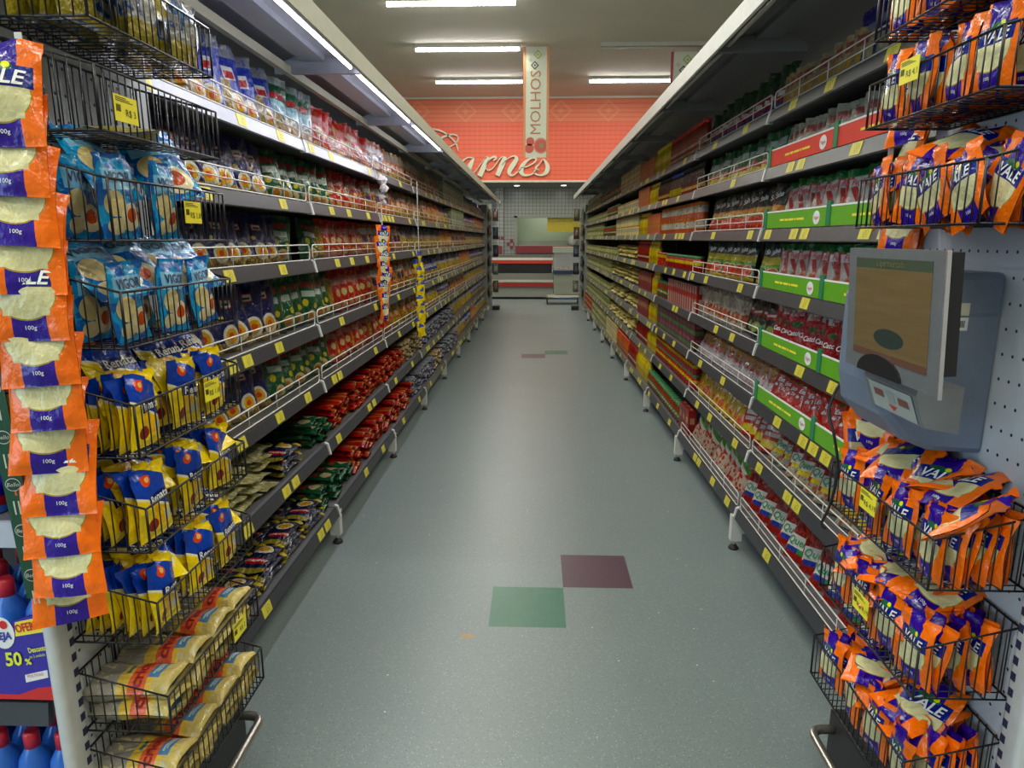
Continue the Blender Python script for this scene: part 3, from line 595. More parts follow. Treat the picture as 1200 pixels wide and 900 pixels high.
def b_canopyrim(mb): mb.prism([(-.252, -.006), (-.262, -.004), (-.262, .068), (-.252, .070)], 0, BL, 'y')
def b_bracket(mb): mb.prism([(-.24, .0), (.12, .0), (.12, .03), (.02, .074), (-.24, .05)], -.012, .012, 'y')
def b_rib(mb): mb.box(-.10, .0, 0.012, BL - .012, .045, .074)
def b_innerrail(mb): mb.box(.05, .075, 0, BL, -.004, .03)
def b_tube(mb): mb.bar((-.215, .05, .012), (-.215, BL - .05, .012), .0075, 8)
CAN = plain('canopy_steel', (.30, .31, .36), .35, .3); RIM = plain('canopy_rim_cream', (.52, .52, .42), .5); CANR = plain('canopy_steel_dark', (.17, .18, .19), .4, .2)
TUBE = plain('lit_tube', (.93, .93, 1.0), .5, 0, 0, emis=14); TUBEOFF = plain('unlit_tube', (.45, .46, .42), .4)
RIMR = plain('canopy_rim_white', (.6, .6, .56), .4)
INR = plain('inner_rail_cream', (.42, .41, .31), .5)
SIDE = {-1: 'left', 1: 'right'}
def make_bay(s, i):
    y = Y0 + i * BL; lz = LZ if s < 0 else RZ; lx = LX if s < 0 else RX
    # local frame: +x into the shelf; mirrored on the left by rotation of pi about z
    root = empty('shelving_bay', (s * .985, y if s > 0 else y + BL, 0), 'grey steel shelving bay, %s from the camera on the %s of the aisle' % (ORD[i + 1], SIDE[s]), 'shelving', 'shelving bays along the %s of the aisle' % SIDE[s], 0 if s > 0 else pi)
    def P(name, key, b, m, par=root, loc=(0, 0, 0)): return link(name, cached(key, b, m), par, loc)
    P('back_panel', 'back_panel', b_back, BACK)
    P('upright', 'upright', b_upright, STEEL)
    if i == NB - 1: P('upright', 'upright', b_upright, STEEL, root, (0, BL - .04, 0))
    yy = BL if s < 0 else 0
    f = P('foot', 'foot', b_foot, CAPW, root, (-.05, yy - .02 if s < 0 else .02, 0)); P('foot_pad', 'foot_pad', b_footpad, plain('rubber_black', (.02, .02, .02), .6), f)
    rail = RAIL if i < 3 else RAILF
    for L, z in enumerate(lz):
        sh = P('shelf', 'shelf', b_shelf, STEEL, root, (lx[L] - .985, 0, z))
        pale = s < 0 and L == 6 and i < 2  # top rails beside the lit tubes: tube light painted in as a paler copy
        P('price_rail', ('price_rail', i < 3, pale), b_rail, RAIL_LIT if pale else rail, sh)
        P('end_cap', 'end_cap', b_cap, CAPW, sh, (0, yy - .008 if s < 0 else .008, 0))
        guard = (s < 0 and L >= 2) or (s > 0 and (L in (0, 1, 7) or (1 <= i <= 1)))
        if i > 3: guard = False if s > 0 else L >= 2
        if s > 0 and i >= 2: guard = False
        if guard: P('wire_guard', 'wire_guard', b_guard, WIREW, sh)
        rr = random.Random(i * 31 + L * 7 + s); t = rr.uniform(.08, .5)
        while t < BL - .1:
            P('price_tag', 'price_tag', b_tag, TAGY, sh, (0, t, 0)); t += rr.choice((.1, .3, .4, .55, .7)) * rr.uniform(.9, 1.2)
    cz = 2.13 if s < 0 else 2.20
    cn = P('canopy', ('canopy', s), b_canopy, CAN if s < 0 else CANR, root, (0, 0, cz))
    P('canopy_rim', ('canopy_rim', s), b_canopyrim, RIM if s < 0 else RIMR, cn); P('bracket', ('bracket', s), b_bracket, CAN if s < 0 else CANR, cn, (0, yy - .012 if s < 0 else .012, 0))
    P('stiffener', ('stiffener', s), b_rib, CAN if s < 0 else CANR, cn)
    if s < 0: P('inner_rail', 'inner_rail', b_innerrail, INR, cn)
    lit = s < 0 and i < 3
    tb = P('light_tube', ('light_tube', lit), b_tube, TUBE if lit else TUBEOFF, cn)
    tb['label'] = 'lit white tube' if lit else 'unlit tube'
    return root
for i in range(NB):
    for s in (-1, 1): make_bay(s, i)
for i in range(3):   # the lit tubes of the first left canopies throw light on the shelves
    area('shelf_tube_light', (-.775, Y0 + BL * (i + .5), 2.125), BL - .12, .02, 4.5, (.85, .88, 1), (0, 0, pi / 2))

# ------------------------------------------------------------------ shelf stock
cnt = {}
def lab(k, s, L, y, extra=''):
    bay = max(1, min(NB, int((y - Y0) / BL) + 1)); key = (D[k]['desc'], s, L, bay, extra); cnt[key] = cnt.get(key, 0) + 1
    return '%s, %s from camera, %s bay %s, %s shelf up%s' % (D[k]['desc'], nth(cnt[key]), SIDE[s], NUM[bay], ORD[L + 1], extra)
def clr(s, L):
    lz = LZ if s < 0 else RZ
    return (lz[L + 1] - lz[L] - .05) if L + 1 < len(lz) else .3
def run(s, L, y0, y1, k, gap=0, hfill=1.0):
    d = D[k]; lz = LZ if s < 0 else RZ; lx = LX if s < 0 else RX; z = lz[L]; xf = lx[L]
    grp = '%ss on %s %s shelf' % (d['desc'], SIDE[s], ORD[L + 1])
    lay = d.get('lay'); nl = d.get('layers', 1)
    if k.startswith('spag') or lay:
        nl = min(nl, int((clr(s, L) - .01) / (d['d'] * .93)))
        y = y0
        while y + d['w'] <= y1 + .02:
            n = nl - (R.random() < .3)
            for q in range(n):
                y_ = y + d['w'] / 2 + R.uniform(-.008, .008)
                x = s * (xf + .012 + R.uniform(0, .035))
                rz = (pi / 2 if s < 0 else -pi / 2) + R.uniform(-.04, .04)
                # lying, printed face up, base at the aisle side: local z -> into the shelf
                place(k, (x, y_, z + d['d'] * .5 + .002 + q * d['d'] * .93), (-pi / 2, 0, rz), lab(k, s, L, y_, ', layer %s' % NUM[q + 1]), grp)
            y += d['pitch']
        return
    if k == 'flat_navy':
        y = y0
        while y + d['h'] <= y1 + .05:
            for c in range(2):
                for q in range(nl - (R.random() < .25)):
                    place(k, (s * (xf + .07 + c * .115), y + R.uniform(-.008, .008), z + d['d'] * .5 + .002 + q * d['d'] * .95), (-pi / 2, 0, R.uniform(-.05, .05)),
                          lab(k, s, L, y, ', %s row layer %s' % (('front', 'rear')[c], NUM[q + 1])), grp)
            y += d['pitch']
        return
    y = y0; phi = math.radians(d.get('phi', 0)); H = clr(s, L)
    sc = min(1, (H - .004) / d['h']) if L + 1 < len(lz) else 1
    while y + d['pitch'] * .6 <= y1:
        yc = y + d['pitch'] / 2
        if gap and R.random() < gap: y += d['pitch']; continue
        ph = phi * R.uniform(.6, 1.45); isp = 'meshes' in d and d['d'] < .07 and d.get('phi', 0) > 0
        lean = (R.uniform(.06, .20) + (.32 if k in ('quero', 'querolay', 'bluewhitegreen', 'yelred', 'redyel', 'extrato', 'pinkwhite') else 0)) if isp else 0
        n = nl if H > d['h'] * nl * .98 else 1
        for q in range(n):
            x = s * (xf + .016 + d['d'] / 2 + abs(math.sin(ph)) * d['w'] / 2 + (R.uniform(0, .008) if isp else 0))
            rx = -lean; rz = -s * pi / 2 + s * ph
            ry = R.uniform(-.13, .13) if isp else 0
            place(k, (x, yc + R.uniform(-.004, .004) * (1 if isp else .3), z + .002 + q * d['h'] * sc), (rx, ry, rz), lab(k, s, L, yc, (', layer %s' % NUM[q + 1]) if n > 1 else ''), grp, sc)
        y += d['pitch']
E_ = Y0 + NB * BL
def runs(s, L, *seq):
    y = Y0 + .02
    for y1, k, *g in seq:
        if k: run(s, L, y, min(y1, E_), k, *(g or [0]))
        y = y1
runs(-1, 6, (2.95, 'bluetop'), (3.42, 'greenclear'), (4.5, 'red'), (5.1, 'mixred'), (7.8, 'gold'), (9.9, 'palebox'), (12, 'yelblue'), (14, 'royal'))
runs(-1, 5, (2.8, 'navy'), (3.6, 'green'), (4.35, 'red'), (5.2, 'mixred'), (6.8, 'gold'), (7.6, 'orangebag'), (8.4, 'yelblue'), (9.9, 'palebox'), (12, 'royal'), (14, 'orangebag'))
runs(-1, 4, (2.85, 'navy'), (3.4, 'green', .2), (4.3, 'red'), (5.4, 'mixred'), (7.6, 'yelblue'), (8.6, 'orangebag'), (10.5, 'mixred'), (14, 'yelblue'))
runs(-1, 3, (2.7, 'navy'), (3.55, 'green'), (4.4, 'red'), (5.5, 'mixred'), (6.5, 'gold'), (7.3, 'royal'), (9.5, 'yelblue'), (11, 'orangebag'), (14, 'royal'))
runs(-1, 2, (2.65, 'navy'), (3.45, 'green'), (4.9, 'red'), (6.2, 'gold'), (7.4, 'yelblue'), (8.4, 'royal'), (10.2, 'mixred'), (14, 'yelblue'))
runs(-1, 1, (2.56, 'spag_pale'), (2.98, 'flat_navy'), (3.3, 'spag_green'), (5.2, 'spag_red'), (6.1, 'spag_beige'), (8.5, 'spag_blue'), (11, 'yelblue'), (14, 'royal'))
runs(-1, 0, (2.95, 'flat_navy'), (3.5, 'spag_green'), (5.35, 'spag_red'), (6.6, 'spag_blue'), (7.1, 'spag_beige'), (8.6, 'spag_blue'), (9.6, 'yelblue'), (10.6, 'royal'), (11.4, 'orangebag'), (14, 'yelblue'))
runs(1, 7, (2.35, 'purplebag'), (3.05, 'tansachet'), (4.36, 'greenbag'), (5.4, 'jar_rust'), (6.1, 'bottle_yellow'), (6.9, 'box_orange'), (8.4, 'box_yellow'), (11, 'jar_greenrow'), (14, 'tin_olive'))
runs(1, 6, (3.03, 'whitesachet'), (4.36, 'greenyel', .1), (5.0, 'bottle_dark'), (5.4, 'bottle_bluecap'), (5.9, 'bottle_dark'), (6.3, 'bottle_yellow'), (6.9, 'box_orange'), (8.6, 'box_yellow'), (10, 'jar_greenrow'), (14, 'tin_olive'))
runs(1, 5, (3.03, 'fugstand'), (4.1, 'salsadark', .1), (4.36, 'salsadark', .5), (5.7, 'tin_tricolour'), (6.3, 'box_orange'), (6.9, 'bottle_yellow'), (8.8, 'box_yellow'), (10.5, 'jar_greenrow'), (14, 'tin_olive'))
runs(1, 4, (3.03, 'fugstand'), (4.36, 'salsayel', .25), (5.4, 'jar_redgreen'), (5.8, 'tin_redgreen'), (6.2, 'bottle_yellow'), (6.9, 'bottle_red'), (8.8, 'bag_yellow'), (14, 'tin_olive'))
runs(1, 3, (3.03, 'fugred'), (3.45, 'blackpouch'), (4.36, 'whitered'), (5.3, 'box_striped'), (5.8, 'jar_greenrow'), (6.1, 'bottle_yellow'), (6.9, 'box_red'), (9.5, 'bag_yellow'), (14, 'tin_olive'))
runs(1, 2, (3.03, 'extrato'), (4.36, 'pinkwhite'), (5.8, 'box_purple'), (6.2, 'bottle_yellow'), (6.9, 'box_red'), (9.6, 'bag_yellow'), (14, 'tin_olive'))
runs(1, 1, (3.0, 'quero'), (3.4, 'redyel'), (4.36, 'yelred'), (5.8, 'jar_redgreen'), (6.2, 'bottle_yellow'), (6.9, 'bottle_red'), (9.6, 'bag_yellow'), (14, 'tin_olive'))
runs(1, 0, (3.25, 'querolay'), (4.25, 'bluewhitegreen'), (4.5, 'box_red'), (5.9, 'jar_greenrow'), (6.6, 'bottle_yellow'), (7.2, 'bottle_red'), (8.2, 'jar_orange'), (9.5, 'box_yellow'), (12, 'tin_olive'), (14, 'tin_redgreen'))

# promotional card strips clipped to the right shelves of the first bay
def strip_mesh(name, col, ln):
    m = plain('card_%.2f' % col[0], col, .45); mb = MB()
    mb.box(-.003, 0, 0, ln, 0, .062, 0); mb.box(-.004, 0, 0, ln, .062, .068, 1)
    # oval badge and lettering on the aisle face (-x)
    n = len(mb.v)
    for k in range(20): t = 2 * pi * k / 20; mb.v.append((-.0042, .075 + .030 * math.cos(t), .030 + .024 * math.sin(t)))
    mb.face([n + k for k in range(20)], None, 1)
    add_text(mb, 'Fugini', .018, lambda p, q: (-.005, .075 - p, .030 + q), 2, .2)
    y_ = ln * .32
    for wd in (.07, .012, .05, .03, .045): mb.box(-.0042, -.003, y_, y_ + wd, .026, .034, 3); y_ += wd + .010
    return mb.mesh(name, [m, WHT, RDT, YLT])
SG = {}
for L, nm, col in ((2, 'green', (.11, .36, .008)), (3, 'green', (.11, .36, .008)), (4, 'green', (.11, .36, .008)), (5, 'green', (.11, .36, .008)), (6, 'red', (.72, .03, .01))):
    if nm not in SG: SG[nm] = strip_mesh('promotional_strip', col, .60)
    for j in range(2):
        o = link('promotional_strip', SG[nm], None, (RX[L] - .004, Y0 + .05 + j * .64, RZ[L] + .008))
        tag(o, '%s card strip on right %s shelf up, %s from the camera' % (nm, ORD[L + 1], ORD[j + 1]), 'sign', '%s promotional strips' % nm)
        mb = MB(); mb.box(-.006, .004, -.012, .012, -.002, .09); 
        link('clip', cached('clip', lambda q: q.box(-.007, .002, .598, .628, .0, .082), GNT), o)

# ------------------------------------------------------------------ perforated end panels with baskets
def pegmat():
    m, nt, b = newmat('perforated_panel'); c = coord(nt)
    s = nt.nodes.new('ShaderNodeSeparateXYZ'); lk(nt, c, s.inputs[0]); Y, Z = s.outputs[1], s.outputs[2]
    fy = math_(nt, 'SUBTRACT', math_(nt, 'FRACT', math_(nt, 'DIVIDE', Y, .03)), .5)
    fz = math_(nt, 'SUBTRACT', math_(nt, 'FRACT', math_(nt, 'DIVIDE', Z, .05)), .5)
    cb = nt.nodes.new('ShaderNodeCombineXYZ'); lk(nt, math_(nt, 'MULTIPLY', fy, .03), cb.inputs[0]); lk(nt, math_(nt, 'MULTIPLY', fz, .05), cb.inputs[1])
    hole = math_(nt, 'LESS_THAN', vmath(nt, 'LENGTH', cb.outputs[0]), .0034)
    base = mixc(nt, noise(nt, c, 6, 4), (.50, .54, .58), (.58, .62, .66))
    lk(nt, mixc(nt, hole, base, (.015, .015, .04)), b.inputs['Base Color']); b.inputs['Roughness'].default_value = .45
    return m
PEG = pegmat(); POST = plain('post_white', (.62, .63, .62), .35); KICK = plain('kick_black', (.012, .012, .014), .5)
BLK = plain('basket_black', (.012, .012, .014), .35, .3)
STL = plain('brushed_steel', (.45, .42, .38), .28, .9)
for s in (-1, 1):
    root = empty('pegboard_end_unit', (s * .93, 1.15, 0), 'white perforated display panel with wire baskets at the near %s end' % SIDE[s], 'display panel', 'perforated end panels')
    def P(name, build, m, par=root, loc=(0, 0, 0)):
        mb = MB(); build(mb); return link(name, mb.mesh(name, m), par, loc)
    P('panel', lambda b: b.box(min(0, s * .02), max(0, s * .02), .056, .56, .12, 2.25), PEG)
    P('post', lambda b: b.rbox(*((-.012, .016) if s > 0 else (-.016, .012)), .0, .058, 0, 2.3, .012), POST)
    def slots(b):
        for k in range(56):
            z = .25 + k * .034
            b.box(*((-.0135, -.011) if s > 0 else (.011, .0135)), .036, .048, z, z + .016)
    P('slot_row', slots, plain('slot_dark', (.02, .02, .06), .7))
    P('kick_plate', lambda b: b.box(*((-.10, .02) if s > 0 else (-.02, .10)), .02, .55, 0, .17), KICK)
    0 and P('rear_frame', lambda b: b.box(*((.02, .5) if s > 0 else (-.5, -.02)), .52, .56, .1, 2.2), BACK)
# bumper rails
for s in (-1, 1):
    mb = MB(); z = .125; xo = s * .765; xi = s * .84; yf = 1.675; c = .035
    pts = [(xi, yf, z)] + [(xo + s * c - s * c * math.sin(t), yf - c + c * math.cos(t), z) for t in [k * pi / 12 for k in range(7)]] + [(xo, 1.22, z)] + [(xo + s * c - s * c * math.cos(t), 1.22 - c * math.sin(t), z) for t in [k * pi / 12 for k in range(1, 7)]] + [(xi, 1.185, z)]
    mb.tube(pts, .0125, 12)
    o = link('bumper_rail', mb.mesh('bumper_rail', STL)); tag(o, 'bent steel bumper tube at the foot of the %s end panel' % SIDE[s], 'bumper rail', 'steel bumper rails')

YA, YB = 1.20, 1.645
def basket(s, zt, zb, label, back=.05):
    xf = s * .74; xb = s * .922
    root = empty('wire_basket', (xb, YA, zb), label, 'basket', 'black wire baskets on the %s end panel' % SIDE[s])
    ox = xf - xb; L_ = YB - YA; h = zt - zb
    def P(name, mb): return link(name, mb.mesh(name, BLK), root)
    r = MB()
    r.tube([(ox, 0, h), (ox, L_, h), (0, L_, h + back), (0, 0, h + back)], .0026, 6, closed=True)
    r.tube([(ox, 0, 0), (ox, L_, 0), (0, L_, 0), (0, 0, 0)], .0026, 6, closed=True)
    for a, b_ in (((ox, 0), h), ((ox, L_), h), ((0, 0), h + back), ((0, L_), h + back)): r.bar((*a, 0), (*a, b_), .0026)
    P('rim', r)
    g = MB(); n = 20
    for k in range(1, n):
        y = L_ * k / n; g.bar((ox, y, h), (ox, y, 0), .0014, 4); g.bar((ox, y, 0), (0, y, 0), .0014, 4); g.bar((0, y, 0), (0, y, h + back), .0014, 4)
    for k in range(1, 8):
        x = ox * k / 8; hh = h + back * (1 - k / 8)
        g.bar((x, 0, 0), (x, 0, hh), .0014, 4); g.bar((x, L_, 0), (x, L_, hh), .0014, 4)
    for k in (2, 4, 6): g.bar((ox * k / 8, 0, -.001), (ox * k / 8, L_, -.001), .0018, 4)
    P('wire_grid', g)
    for yy in (.12, L_ - .12):
        hk = MB(); sgn = 1 if s > 0 else -1
        hk.tube([(0, yy, h + back - .05), (0, yy, h + back + .012), (sgn * .004, yy, h + back + .022), (sgn * .012, yy, h + back + .024)], .0024, 6)
        P('hook', hk)
    return root
pos = ['topmost', 'second', 'third', 'fourth', 'fifth', 'sixth', 'seventh', 'eighth', 'lowest']
LB = [(1.912, 1.81, 'bluewhite'), (1.736, 1.632, None), (1.553, 1.447, 'vigor'), (1.356, 1.255, 'vigor'), (1.148, 1.047, 'renata'), (.945, .856, 'renata'), (.748, .66, 'renata'), (.54, .457, 'crioulo'), (.362, .27, 'crioulo')]
what = {'bluewhite': 'blue and white pouches', None: 'almost nothing', 'vigor': 'blue cheese pouches', 'renata': 'yellow and blue pouches', 'crioulo': 'red labelled blocks', 'cheese': 'orange cheese sachets'}
def fill(s, zt, zb, k, bi, cols=3, rows=5, top=4):
    rows += 2 * (k == 'renata') + (k == 'cheese')
    d = D[k]; x0 = s * .752; ph = '%s basket %s from top' % (SIDE[s], NUM[bi + 1]); grp = '%s in %s basket, %s panel' % (what[k], ORD[bi + 1], SIDE[s])
    if k == 'crioulo':
        for c in range(4):
            for q in range(2 if zt - zb > .0 else 1):
                yc = YA + .06 + c * .108; 
                place(k, (s * .748, yc, zb + .03 + q * .05), (-pi / 2 - .06, R.uniform(-.06, .06), (pi / 2 if s < 0 else -pi / 2) + R.uniform(-.1, .1)),
                      '%s, %s layer, %s from camera, %s' % (d['desc'], ('lower', 'upper')[q], ORD[c + 1], ph), grp)
        return
    cw = (YB - YA) / cols
    for c in range(cols):
        for r_ in range(rows):
            if R.random() < .06: continue
            yc = YA + cw * (c + .5) + R.uniform(-.006, .006); x = x0 + s * (.014 + r_ * (.155 / rows))
            lean = R.uniform(-.02, .10); fl = pi if (k == 'cheese' and R.random() < .3) else 0
            place(k, (x, yc, zb + .004), (-lean if not fl else lean, R.uniform(-.1, .1) * (5 if (s > 0 and bi == 2) else 1), -s * pi / 2 + R.uniform(-.08, .08) * (2 if k == 'cheese' else 1) + fl),
                  '%s, %s column from camera, %s deep, %s' % (d['desc'], ORD[c + 1], ORD[r_ + 1], ph), grp, .86)
    for t in range(top):
        yc = YA + .05 + (YB - YA - .10) * (t + .5) / top + R.uniform(-.02, .02)
        flat = k == 'cheese' and t % 2
        tilt = R.uniform(1.15, 1.5) if flat else R.uniform(.45, .95) + (.3 if k == 'cheese' else 0)
        bk = k == 'cheese' and R.random() < .5
        place(k, (s * ((.765 if not flat else .755) + R.uniform(0, .035)), yc, zb + (.125 if flat else .075) + R.uniform(0, .012)), (tilt if bk else -tilt, R.uniform(-.25, .25), (pi if bk else 0) - s * pi / 2 + s * R.uniform(.1, .6) * (1 if k != 'cheese' else R.choice((-1.4, 1, 2.2)))),
              '%s lying on top, %s from camera, %s' % (d['desc'], ORD[t + 1], ph), grp)
for i, (zt, zb, k) in enumerate(LB):
    basket(-1, zt, zb, 'black wire basket of %s, %s from the top on the left panel' % (what[k], pos[i] if i < 8 else 'ninth'))
    if k == 'vigor' and i == 2: fill(-1, zt, zb, k, i, 3, 2, 2)
    elif k == 'vigor': fill(-1, zt, zb, k, i, 3, 2, 4)
    elif k: fill(-1, zt, zb, k, i, 3, 5, 4)
place('bluewhite', (-.78, 1.33, 1.650), (-pi / 2, 0, .5), 'single pouch lying flat in second basket from top on left panel', 'pouch in the second basket')
RB = [(1.985, 1.872), (1.782, 1.69), (1.58, 1.475), (.905, .805), (.68, .575), (.43, .32)]
for i, (zt, zb) in enumerate(RB):
    basket(1, zt, zb, 'black wire basket of orange cheese sachets, %s from the top on the right panel' % ORD[i + 1])
    fill(1, zt, zb, 'cheese', i, 4, 5, 0 if i == 1 else (3 if i in (0, 2) else (9, 8, 7)[i - 3]))
# price cards on baskets
def card(s, y, z, txt, where, rx=0, x=.733, w_=.07, h_=.045):
    mb = MB(); mb.box(-w_ / 2, w_ / 2, -.0006, .0006, -h_ / 2, h_ / 2, 0)
    add_text(mb, txt, .017, lambda p, q: (p + .012, -.0013, q - .006), 1)
    for k in range(6): mb.box(-w_ * .44 + k * .0024, -w_ * .44 + k * .0024 + .0008, -.0012, -.0006, -.006, .006, 1)
    for k in range(3): mb.box(-w_ * .44, w_ * .3 - k * .01, -.0012, -.0006, .012 + k * .003, .013 + k * .003, 1)
    o = link('price_card', mb.mesh('price_card', [plain('card_yellow', (.85, .74, .03), .5), BLT]), None, (s * x, y, z), (rx, 0, -s * pi / 2))
    return tag(o, 'yellow paper price card clipped on the %s' % where, 'price tag', 'yellow basket price cards')
card(-1, 1.27, 1.675, 'R$ 3', 'second basket of the left panel')
card(-1, 1.48, 1.505, 'R$ 1,69', 'third basket of the left panel')
card(-1, 1.49, 1.115, 'R$ 1,10', 'fifth basket of the left panel')
card(-1, 1.52, .50, 'R$ 2', 'eighth basket of the left panel')
card(1, 1.47, 1.775, 'R$ 4,1', 'second basket of the right panel')
card(1, 1.44, .885, 'R$ 4,19', 'fourth basket of the right panel')
card(1, 1.42, .65, 'R$ 4,19', 'fifth basket of the right panel')

# hanging strips of cheese sachets
def hang(x, y0, z1, n, pitch, face, where, sw=.09):
    mb = MB(); L_ = n * pitch + .06
    mb.box(-.006, .006, -.001, .001, -L_, .03)
    o = link('hanging_strip', mb.mesh('hanging_strip', plain('strip_plastic', (.55, .55, .5), .3)), None, (x, y0 + .02, z1 + .02)); tag(o, 'white plastic hanging strip %s' % where, 'display strip', 'hanging display strips')
    for k in range(n):
        place('cheese', (x + R.uniform(-.006, .006), y0 - .045, z1 - .13 - k * pitch), (-.24 + R.uniform(-.05, .05), R.uniform(-sw, sw) * .4, face + R.uniform(-sw, sw)),
              'orange cheese sachet, %s from top of hanging strip %s' % (nth(k + 1), where), 'cheese sachets hanging %s' % where)
hang(-.822, 1.125, 1.72, 11, .076, .28, 'by near left post')
hang(-.852, 1.165, 1.50, 8, .088, .5, 'behind the first left strip', .15)
hang(.875, 1.78, 1.80, 10, .085, -1.4, 'by right panel edge', .3)
hang(.84, 1.72, 1.27, 6, .07, -.75, 'below the price terminal', .5)
hang(.86, 1.10, 1.34, 3, .08, -.4, 'at right photo edge')

# clip strips further down the left shelves
def clip_strip(x, y, z1, z0, label, items):
    mb = MB(); mb.box(-.002, .002, -.008, .008, z0 - z1, 0)
    o = link('clip_strip', mb.mesh('clip_strip', plain('strip_plastic', (.55, .55, .5), .3)), None, (x, y, z1)); tag(o, label, 'display strip', 'clip strips on left shelves')
clip_strip(-.955, 4.32, 1.84, 1.02, 'white clip strip hanging between left bays two and three', 0)
for k in range(6): place('cheese', (-.948, 4.27, 1.40 - k * .062), (0, R.uniform(-.2, .2), .9 + R.uniform(-.3, .3)), 'orange cheese sachet, %s from top of clip strip by left bay three' % nth(k + 1), 'cheese sachets on clip strip by left bay three', .8)
for k in range(2): place('cheese', (-.948, 4.27, 1.02 - k * .07), (0, R.uniform(-.2, .2), 1.2), 'orange cheese sachet, %s in lower bunch on clip strip by left bay three' % nth(k + 1), 'cheese sachets on clip strip by left bay three', .8)
mb = MB(); rb = random.Random(3)
for (cx, cy, cz, rr_) in ((0, 0, .03, .030), (.012, -.01, -.02, .026), (-.008, .008, -.065, .022), (.008, 0, -.10, .014)):
    n = len(mb.v)
    mb.lathe([(rr_ * .1, cz - rr_), (rr_ * .7, cz - rr_ * .7), (rr_, cz), (rr_ * .75, cz + rr_ * .7), (rr_ * .1, cz + rr_)], 12, 0, cx, cy)
    for i in range(n, len(mb.v)): v = mb.v[i]; q = 1 + rb.uniform(-.22, .25); mb.v[i] = (cx + (v[0] - cx) * q, cy + (v[1] - cy) * q, v[2] + rb.uniform(-.004, .004))
mb.sm = [False] * len(mb.sm)
o = link('plastic_bag_roll', mb.mesh('plastic_bag_roll', plain('cloudy_plastic', (.6, .56, .56), .25)), None, (-.94, 4.30, 1.77)); tag(o, 'crumpled white plastic bag tied on clip strip by left top shelf', 'plastic bag')
clip_strip(-.95, 5.62, 1.9, .66, 'thin clip strip hanging between left bays three and four', 0)
ym = film('film_yellowsachet', (.75, .55, .03), [('r', .5, .85, .5, .15, (.05, .08, .3)), ('n', .64, 7, (.5, .35, .05))])
design('yellowsachet', 'snack_sachet', 'small yellow sachet', 'sachet', lambda: [pouch(.08, .11, .02, 'pillow', 5, 6, 6, mats=[ym], name='snack_sachet')], .08, .11, .02, .08)
for k in range(11): place('yellowsachet', (-.94, 5.60, 1.24 - k * .058), (0, R.uniform(-.4, .4), .8 + R.uniform(-.6, .6)), 'small yellow sachet, %s from top of clip strip by left bay four' % nth(k + 1), 'yellow sachets on clip strip by left bay four')
flush()

# ------------------------------------------------------------------ price checker terminal on the right panel
t = empty('price_checker', (.925, 1.48, 1.2), 'grey price checking terminal with tilted tan screen on the right panel', 'price terminal')
def P(name, mb, m, par=None): 
    return link(name, mb.mesh(name, m), par or t, (0, 0, 0))
GR = plain('terminal_grey', (.20, .215, .225), .35, .35); HB = plain('terminal_blue_grey', (.15, .19, .26), .4); KK = plain('terminal_black', (.012, .012, .014), .35)
CH = plain('terminal_chrome', (.7, .7, .78), .15, .8)
# housing: prism along local y, outline in x,z (local to root at x .925, z 1.2)
prof = [(0, -.19), (-.10, -.185), (-.16, -.16), (-.205, -.11), (-.215, -.05), (-.215, .13), (-.20, .165), (-.15, .182), (0, .185)]
mb = MB(); n = len(prof)
rings = [(-.088, .93), (-.082, .985), (-.07, 1), (.11, 1), (.125, .98)]
for yy, sc in rings:
    for x_, z_ in prof: mb.v.append((x_ * sc, yy, z_ * sc if z_ < 0 else z_ * sc))
for a in range(len(rings) - 1):
    for i in range(n):
        j = (i + 1) % n; mb.face((a * n + i, (a + 1) * n + i, (a + 1) * n + j, a * n + j), None, 0, False)
mb.face(list(range(n))); mb.face([(len(rings) - 1) * n + i for i in range(n - 1, -1, -1)])
P('housing', mb, HB)
# screen head: plane facing the aisle, slightly turned to the camera
xs, ya, yb, za, zb = -.262, -.348, -.005, -.010, .232
def b_head(b): b.box(xs, xs + .008, ya, yb, za, zb)
mb = MB(); b_head(mb); bez = P('screen_head', mb, GR); bez.rotation_euler = (0, -.06, 0); bez.location = (.006, 0, .0157)
mb = MB(); mb.box(xs - .001, xs + .006, ya - .004, ya, za - .003, zb + .001); P('chrome_edge', mb, CH, bez)['label'] = 'chrome near edge'
mb = MB(); mb.box(xs + .008, xs + .030, ya + .002, yb - .03, za + .035, zb - .004); mb.box(xs + .03, -.19, -.2, -.03, .03, .19); P('rear_shell', mb, KK, bez)['label'] = 'black rear shell'
def scrmat():
    m, nt, b = newmat('screen_picture'); uv = coord(nt, 'Object')
    s = nt.nodes.new('ShaderNodeSeparateXYZ'); lk(nt, uv, s.inputs[0]); Y, Z = s.outputs[1], s.outputs[2]
    base = mixc(nt, noise(nt, vmath(nt, 'MULTIPLY', uv, (1, 1, 14)), 7, 3), (.085, .06, .027), (.13, .09, .04))
    base = mixc(nt, math_(nt, 'GREATER_THAN', Z, .195), base, (.035, .055, .035))
    base = mixc(nt, math_(nt, 'LESS_THAN', Z, .035), base, (.09, .045, .03))
    e = math_(nt, 'LESS_THAN', vmath(nt, 'LENGTH', vmath(nt, 'MULTIPLY_ADD', vmath(nt, 'ADD', uv, (0, 0, 0)), (0, 18, 55), (0, .18 * 18, -.065 * 55))), 1)
    base = mixc(nt, e, base, (.02, .035, .03))
    lk(nt, base, b.inputs['Base Color']); b.inputs['Roughness'].default_value = .12
    lk(nt, base, b.inputs['Emission Color']); b.inputs['Emission Strength'].default_value = .35
    return m
mb = MB(); mb.box(xs - .0012, xs - .0002, ya + .035, yb - .035, za + .032, zb - .018)
P('screen', mb, scrmat(), bez)
